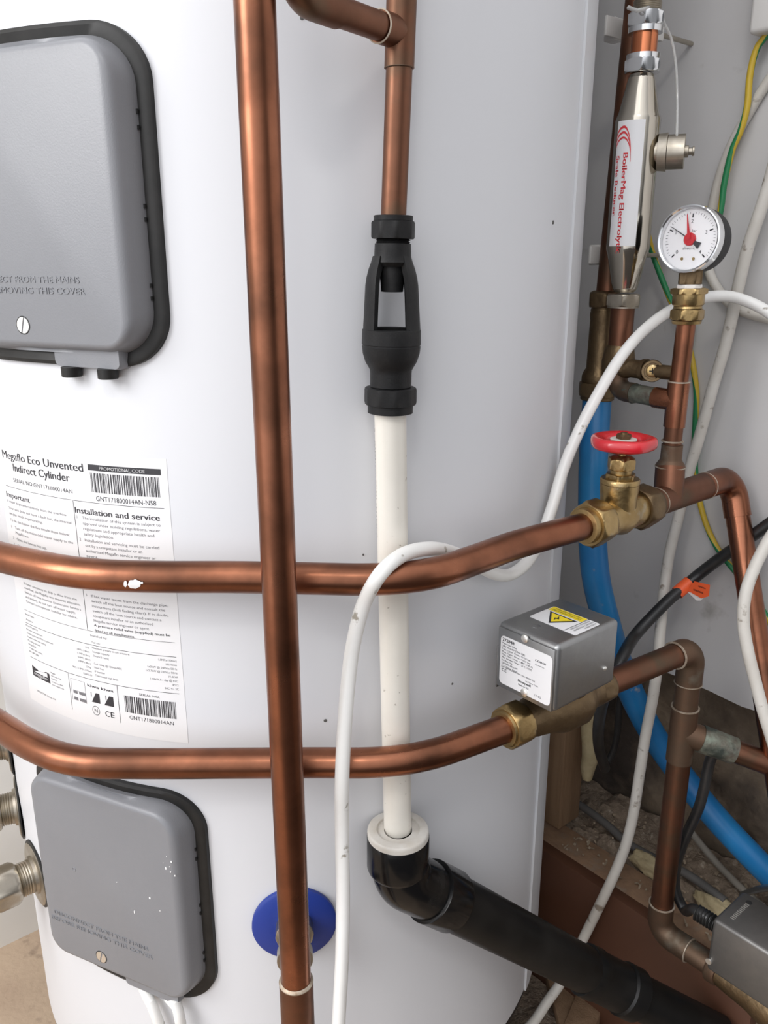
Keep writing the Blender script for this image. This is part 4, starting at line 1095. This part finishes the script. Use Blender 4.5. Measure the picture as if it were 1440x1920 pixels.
mb = MB(); plate(mb, lambda u, v, h_: AB(a0 - .0004 - h_, u, v), b1 - .0560, b1 - .0052, z1 - .0505, z1 - .0095, .0035, .0003); fl = mb.build('rating_label', M_paper, head)
mb = MB(); FTT = lambda u, v: AB(a0 - .0009, b1 - u, z1 + v)
put_text(mb, '272848', FTT, .0072, -.0136, .0026, .0190, bold=.03)
put_text(mb, 'Honeywell', FTT, .0245, -.0420, .0020, .0370, bold=.04)
put_text(mb, 'Made in EU', FTT, .0250, -.0450, .0015, .0350, bold=.02)
put_text(mb, 'CE', FTT, .0075, -.0395, .0026, .0125, bold=.01)
put_text(mb, 'CORGI', FTT, .0400, -.0185, .0016, .0500, bold=.03)
mb.build('lettering', M_ink, fl, flat=True)
mb = MB()
for k, (s_, u1) in enumerate((('Motorised Valve', .0215), ('240V 50Hz 6W (28mm BSP)', .030), ('Max. Oper. Press. <10,0 bar', .036), ('Max. Oper. Press. <10,0 bar', .036), ('Max. Fluid Temp. < 88C (190 F)', .038), ('Max. Ambient Temp. < 52 C (125 F)', .0375), ('For Water Only', .018), ('220-240V 50Hz 6W', .0235), ('2 1 0 Motor Switch', .0235))):
    put_text(mb, s_, FTT, .0072, -.0162 - .0024 * k, .00145, u1, bold=.01)
put_text(mb, 'For head Replacement: Use 40003-916', FTT, .0072, -.0362, .0013, .041, bold=.01)
put_text(mb, '17 05', FTT, .0415, -.0475, .0017, .0475); put_text(mb, 'Approved Valve', FTT, .0400, -.0215, .0010, .0490)
put_text(mb, 'see Power Table', FTT, .0320, -.0392, .0013, .044)
mb.build('small_print', M_inkgrey, fl, flat=True)
for (px, py, nm) in ((985, 1197, 'screw'), (984, 1298, 'screw')):
    p = PA(px, py, a0 - .0004); mb = MB(); mb.lathe([(.0032, 0), (.0032, .0012), (.0022, .0018)], p, -ADIR, 24); mb.box((p - ADIR * .0018, ZDIR, BDIR, ADIR), -.0003, .0003, -.0022, .0022, -.0001, .0002); mb.build(nm, M_screw, head)
mb = MB(); p = AB(.512, b0, .592); mb.lathe([(.0020, -.001), (.0018, .0008), (.0008, .0014)], p, -BDIR, 20); mb.build('rivet', M_screw, head)
# warning sticker on top
def topab(px, py): return toab(PZ(px, py, z1 + .0003))
k_ = [topab(*p) for p in ((994, 1155), (1040, 1136), (1125, 1171), (1077, 1192))]
sa0 = (k_[0][0] + k_[3][0]) / 2; sa1 = (k_[1][0] + k_[2][0]) / 2; sb0 = (k_[2][1] + k_[3][1]) / 2; sb1 = (k_[0][1] + k_[1][1]) / 2
mb = MB(); plate(mb, lambda u, v, h_: AB(u, v, z1 + .0001 + h_), sa0, sa1, sb0, sb1, .002, .0002); st = mb.build('warning_sticker', M_paper, head)
SL = lambda f, g_, h_=.0006: AB(sa0 + (sa1 - sa0) * f, sb1 + (sb0 - sb1) * g_, z1 + h_)   # f: 0 near..1 far, g: 0 left..1 right
mb = MB(); poly(mb, lambda f, g_: SL(f, g_, .0005), [(.72, .02), (.98, .02), (.98, .74), (.72, .74)]); poly(mb, lambda f, g_: SL(f, g_, .0008), [(.60, .22), (.21, .40), (.60, .58)] if False else [(.60, .17), (.15, .40), (.60, .63)]); mb.build('yellow_field', M_yellow, st, flat=True)
mb = MB(); poly(mb, lambda f, g_: SL(f, g_, .0006), [(.66, .10), (.06, .40), (.66, .70)])
poly(mb, lambda f, g_: SL(f, g_, .0010), [(.55, .36), (.40, .44), (.42, .38), (.26, .40), (.40, .34), (.38, .39)]); quad(mb, lambda f, g_: SL(f, g_, .0006), 0.0, 1.0, .755, .765)
put_text(mb, 'WARNING DISCONNECT', lambda u, v: SL(.92 - v, u, .0009), .10, 0, .06, .68); put_text(mb, 'SUPPLY BEFORE REMOVING', lambda u, v: SL(.82 - v, u, .0009), .08, 0, .06, .68)
for k, s_ in enumerate(('ADVERTENCIA ATTENZIONE', 'DESCONECTAR DISINSERIRE', 'ANTES PRIMA')): put_text(mb, s_, lambda u, v: SL(.95 - u, .80 + .065 * k + v, .0009), .03, 0, .035, .80 if k < 2 else .5)
mb.build('lettering', M_ink, st, flat=True)
# dimples and vents
mb = MB()
p = PZ(1005, 1174, z1); mb.lathe([(.0038, -.0006), (.0036, .0002), (.0022, .0006)], p, ZDIR, 24); mb.build('dimple', M_zinc, head, 60)

# ================================================================== LOWER RIGHT COPPER PIPEWORK
EA, EB = toab(PZ(1300, 1214, Z2)); EP = PZ(1298, 1216, Z2)
t = thing('copper_pipework', 'dull copper pipework dropping from the zone valve elbow to the lower right valve', 'pipe', (EP.x, EP.y, .22))
zd = .2215
mb = MB(); q0 = qn - dZ * .004
pe = EP - (EP - qn).normalized() * .026
mb.tube([pn + dZ * .118, pe], .0112, seg=40, smooth=False); mb.build('pipe', M_copperdark, t)
q = bend(qn, EP, EP - Vector((0, 0, .1)), .017, 12)
mb = MB(); mb.tube([pe] + q + [EP - Vector((0, 0, .036))], .0126, seg=40, smooth=False); mb.build('elbow', M_copperdusty, t)
def dz_(py): return Vector((EP.x, EP.y, PY(0, py, EP.y).z))
mb = MB(); mb.tube([dz_(1275), dz_(1345)], .0114, seg=40, smooth=False); mb.build('upper_pipe', M_copperdusty, t)
mb = MB(); mb.tube([dz_(1325), dz_(1425)], .0127, seg=40, smooth=False)
TL = dz_(1372); BRN = PT(1470, 1442, .80); dB = (BRN - TL).normalized(); dB = (Vector((dB.x, dB.y, dB.z))).normalized()
mb.tube([TL, TL + dB * .034], .0127, seg=40, smooth=False); mb.build('tee', M_copperdusty, t)
mb = MB(); mb.tube([TL + dB * .018, TL + dB * .052], [.0136, .0130], seg=40, smooth=False); mb.build('flux_crust', M_patina, t)
mb = MB(); mb.tube([TL + dB * .03, TL + dB * .24], .0114, seg=40, smooth=False); mb.build('branch_pipe', M_copperdark, t)
EL = Vector((EP.x, EP.y, zd))
mb = MB(); mb.tube([dz_(1420), Vector((EP.x, EP.y, zd + .03))], .0113, seg=40, smooth=False); mb.build('down_pipe', M_copperdark, t)
q = bend(dz_(1500), EL, EL - BDIR * .1, .017, 12)
mb = MB(); mb.tube([EL + Vector((0, 0, .034))] + q + [EL - BDIR * .036], .0127, seg=40, smooth=False); mb.build('lower_elbow', M_copperdusty, t)
mb = MB(); mb.tube([EL - BDIR * .03, EL - BDIR * .07], .0113, seg=40, smooth=False); mb.build('end_pipe', M_copperdusty, t)
mb = MB()
for (p, d, r) in ((dz_(1326), ZDIR, .0128), (EP - Vector((0, 0, .036)), ZDIR, .0126), (pe, (EP - qn).normalized(), .0127), (EL + Vector((0, 0, .034)), ZDIR, .0128), (EL - BDIR * .036, BDIR, .0128)):
    mb = MB(); mb.lathe([(r - .001, -.0006), (r + .0005, -.0003), (r + .0005, .0006), (r - .001, .0009)], p, d, 40, cap=False); mb.build('solder_ring', M_solder, t)

# ================================================================== SECOND ZONE VALVE (bottom right)
t = thing('motorised_valve', 'dusty grey metal boxed zone valve at the bottom right corner of the picture', 'valve', AB(.66, .24, .20))
c_ = PZ(1337, 1722, .298); ca_, cb2 = toab(c_)
A0_, B1_ = ca_, cb2
mb = MB(); mb.box(WORLDF, A0_, A0_ + .058, B1_ - .10, B1_, .2375, .298, .0035, 3); h2 = mb.build('head_cover', mat('dusty_zinc_plated_steel', (0.23, 0.225, 0.215), 0.42, 0.85, var=(0.17, 0.165, 0.16), vscale=30, rvar=.12), t, 40)
mb = MB(); p = PZ(1375, 1708, .2982)
for k in range(12):
    mb.box((AB(A0_ + .020, B1_ - .012 - k * .0 , .298) + ADIR * (k * .0026 - .006), ADIR, BDIR, ZDIR), -.0004, .0004, -.002, .002, 0, .0004)
mb.build('embossing', M_screw, h2)
mb = MB(); mb.lathe([(.0035, -.004), (.0030, .0002)], AB(A0_ + .046, B1_ - .012, .298), ZDIR, 20); mb.build('dimple', M_dark, h2)
mb = MB(); mb.lathe([(.013, -.02), (.015, -.004), (.0175, .02), (.0225, .040), (.0225, .060), (.0175, .085)], EL - BDIR * .082, -BDIR, 44); mb.build('body', M_brassdull, t, 40)
mb = MB(); mb.lathe([(.014, -.012), (.0155, -.010), (.0155, -.001), (.0135, 0)], EL - BDIR * .070, -BDIR, 44); mb.build('compression_nut', M_copperdusty, t, 40)
mb = MB(); mb.lathe([(.0032, 0), (.0030, .0012)], PA(1329, 1802, A0_ - .0002), -ADIR, 16); mb.build('screw', M_screw, h2)
# flex of the second valve with ribbed gland
GE = AB(A0_ + .018, B1_, .277)
t2 = thing('valve_flex', 'black flex with a ribbed gland entering the bottom right valve', 'cable', GE)
mb = MB(); mb.tube([PA(1345, 1400, .70), PA(1332, 1425, .70), PA(1322, 1470, .70), PA(1310, 1515, .702), PA(1285, 1570, .702), PA(1268, 1625, .702), PA(1267, 1670, .70), PA(1283, 1705, .70), GE + BDIR * .026 + Vector((0, 0, .002)), GE + BDIR * .002], .0052, seg=20); mb.build('cable', M_blackcable, t2)
mb = MB(); pr = []
for k in range(8): pr += [(.0062, k * .0032), (.0082, k * .0032 + .0012), (.0082, k * .0032 + .0020)]
mb.lathe(pr, GE + Vector((0, 0, 0)), BDIR, 24); mb.build('gland', M_rubber, t2, 25)

# ================================================================== CABLES
def cable(name, pts, r, m, label, cat='cable', seg=22, uv=False, parent=None, group=None):
    mb = MB(); mb.tube(pts, r, seg=seg, uv=uv); o = mb.build(name, m, parent)
    if parent is None: tag(o, label, cat, group)
    return o


cable('white_cable', [Vector((-.040, .470, .012)), Vector((-.040, .50, .16)), PT(632, 1990, .62), PT(635, 1915, .615), PT(641, 1800, .605), PT(643, 1680, .597), PT(641, 1560, .588), PT(642, 1440, .572), PT(651, 1300, .565), PT(662, 1210, .562), PT(683, 1130, .553), PT(714, 1075, .541), PT(752, 1042, .556), PT(800, 1029, .580), PT(845, 1035, .612), PT(885, 1054, .640), PT(925, 1075, .655), PT(955, 1078, .672), PT(985, 1058, .686), PT(1012, 1015, .700), PT(1034, 955, .708), PT(1058, 875, .715), PT(1088, 803, .720), PT(1126, 731, .722), PT(1165, 668, .728), PT(1210, 617, .74), PT(1256, 583, .750), PT(1300, 563, .756), PT(1345, 555, .762), PT(1380, 558, .77), PT(1415, 571, .766), PT(1450, 592, .757), PT(1500, 640, .74), PT(1600, 720, .715), PT(1750, 820, .66)], .0051, M_cable,
      'long bright white cable looping over the upper copper pipe and up to the gauge')
f2 = [(1492, 130, .758), (1470, 230, .775), (1446, 330, .779), (1424, 400, .779), (1402, 465, .779), (1385, 535, .779), (1363, 636, .779), (1337, 725, .779), (1311, 820, .778), (1290, 890, .777), (1272, 970, .775), (1255, 1039, .772), (1245, 1108, .764), (1239, 1171, .742), (1231, 1260, .720), (1222, 1320, .715), (1211, 1376, .712), (1199, 1453, .708), (1187, 1529, .702), (1172, 1588, .696), (1150, 1643, .688), (1123, 1700, .683), (1097, 1753, .68), (1053, 1840, .655), (1027, 1877, .635), (1000, 1917, .618), (955, 1960, .60)]
cable('white_flex', [PA(x, y, a) for x, y, a in f2], .0057, M_cabledirty, 'dusty white flex hanging down the right wall and behind the black waste pipe')
cable('white_cable', [PT(1560, 780, .735), PT(1520, 870, .752)] + [PT(x, y, .775) for x, y in ((1475, 960), (1437, 1020), (1411, 1073), (1397, 1118), (1394, 1166), (1401, 1215), (1416, 1277), (1430, 1330), (1455, 1410))], .0056, M_cabledirty, 'white cable curving in front of the copper pipe at the right edge')
cable('pale_cable', [PA(x, y, .7945) for x, y in ((1470, 110), (1432, 165), (1405, 210), (1375, 265), (1350, 330), (1334, 400), (1326, 460), (1330, 510), (1348, 545), (1375, 575), (1410, 590), (1450, 600))], .0046, M_cabledirty, 'pale cable running behind the gauge from the wall box')
cable('earth_wire', [PA(x, y, .785) for x, y in ((1450, 30), (1437, 66), (1422, 85), (1412, 112), (1405, 150), (1401, 200), (1387, 250), (1375, 275), (1365, 312), (1357, 350), (1351, 395), (1338, 440), (1322, 480), (1305, 530), (1296, 580), (1292, 640))], .0030, M_earth, 'green and yellow earth wire from the wall box down behind the gauge', 'wire', 16, True)
cable('earth_wire', [PA(1204, 405, .75), PA(1213, 432, .765), PA(1222, 470, .775), PA(1240, 520, .780), PA(1256, 560, .783), PA(1275, 605, .787), PA(1292, 650, .7963), PA(1301, 695, .7963), PA(1306, 740, .7963), PA(1304, 790, .7963), PA(1302, 850, .7963), PA(1308, 920, .7963), PA(1319, 968, .7963), PA(1332, 1003, .7963), PA(1350, 1036, .7963), PA(1385, 1080, .7963), PA(1424, 1134, .7963), PA(1445, 1170, .7963), PA(1480, 1230, .7963)], .0030, M_earth, 'green and yellow earth wire from behind the scale reducer past the copper riser', 'wire', 16, True)
bk = cable('black_flex', [PA(1475, 958, .785), PA(1437, 986, .782), PA(1403, 1010, .778), PA(1350, 1047, .777), PA(1308, 1079, .772), PA(1287, 1097, .762), PA(1255, 1124, .742), PA(1224, 1155, .722), PA(1192, 1190, .70), PA(1172, 1222, .67), PA(1152, 1265, .65), PA(1132, 1310, .65), PA(1123, 1355, .66), PA(1123, 1400, .69), PA(1134, 1440, .72)], .0060, M_blackcable, 'black flex with an orange tag crossing the right wall to the zone valve')
cable('thin_black_flex', [PA(1165, 1290, .74), PA(1160, 1340, .745), PA(1156, 1380, .75), PA(1148, 1412, .75), PA(1136, 1432, .745), PA(1126, 1438, .74)], .0042, M_blackcable, 'thin black flex hanging behind the zone valve near the timber post')
# orange tag
c0_ = PA(1287, 1097, .762); c1_ = PA(1266, 1115, .750); ad = (c0_ - c1_).normalized(); mid = PA(1281, 1102, .759)
mb = MB(); mb.lathe([(.0066, -.009), (.0070, -.009), (.0070, .009), (.0066, .009)], mid, ad, 32, cap=False); tg = mb.build('orange_tag', M_orange, bk)
def TGF(px, py, h_=0): return PA(px, py, .757 - h_)
mb = MB(); pts = [(1283, 1112), (1302, 1090), (1331, 1097), (1329, 1118), (1315, 1122), (1290, 1108)]
mb.loft([[TGF(*p) for p in pts], [TGF(*p) + ADIR * .0004 for p in pts]]); mb.build('tag_flap', M_orange, tg)
mb = MB(); pts = [(1288, 1109), (1322, 1118), (1314, 1126), (1306, 1126)]; mb.loft([[TGF(x, y, -.0012) for x, y in pts], [TGF(x, y, -.0016) for x, y in pts]]); mb.build('tag_tail', M_tape, tg)
mb = MB(); o_ = TGF(1317, 1110, .0006); ex = -(TGF(1327, 1113) - TGF(1305, 1105)).normalized() * 1; ey = (TGF(1310, 1112) - TGF(1311, 1094)).normalized()
put_text(mb, 'WARNING', lambda u, v: o_ + ex * (u - .001) + ey * v, 0, 0, .0020, .011, bold=.02); put_text(mb, 'HAND', lambda u, v: o_ + ex * (u - .003) + ey * (v - .0055), 0, 0, .0017, .008, bold=.02); mb.build('lettering', M_ink, tg, flat=True)
# cables from the lower cover
cz = .401
e1 = CV(.018, cz - .094, .0000); e2 = CV(.044, cz - .094, -.0015)
for i, (e, pts, lab) in enumerate(((e1, ((283, 1880, .712), (300, 1925, .715), (320, 1990, .72)), 'left white cable dropping from under the lower grey cover'), (e2, ((331, 1885, .70), (340, 1925, .705), (352, 1990, .71)), 'right white cable dropping from under the lower grey cover'))):
    cable('white_cable', [e, e + Vector((0, 0, -.014))] + [PT(*p) for p in pts] + [PT(*pts[-1]) + Vector((0, -.025, -.20))], .0046, M_cable, lab, group=None)
# grey cables on the ledge and along the wall
cable('grey_cable', [PA(x, y, a) for x, y, a in ((1072, 1500, .80), (1100, 1518, .795), (1140, 1548, .79), (1180, 1583, .785), (1225, 1608, .785), (1290, 1640, .785), (1360, 1690, .78))], .0050, M_greycable, 'thin grey cable lying along the sawdust on the ledge')
cable('grey_cable', [PA(x, y, a) for x, y, a in ((1296, 1560, .83), (1320, 1590, .83), (1350, 1625, .825), (1390, 1665, .815), (1430, 1700, .80))], .0042, mat('dusty_grey_sheath', (.22, .2, .17), .7), 'dusty grey cable running below the blue pipe at the lower right')
# wall box top right
mb = MB(); pb_ = PA(1403, 66, WA - .028); a_, b_ = toab(pb_)
mb.box(WORLDF, WA - .030, WA - .0003, b_ - .10, b_, pb_.z, pb_.z + .09, .004, 3); tag(mb.build('junction_box', M_clip), 'white plastic junction box on the right wall in the top right corner', 'junction box')
# pointed timber / metal strap at far lower right behind the second valve
mb = MB(); mb.tube([PA(1390, 1678, .772), PA(1420, 1668, .768), PA(1475, 1660, .765)], .0052, seg=12, sq=.5); tag(mb.build('metal_strap', M_zinc), 'grey metal strap behind the bottom right valve', 'strap')
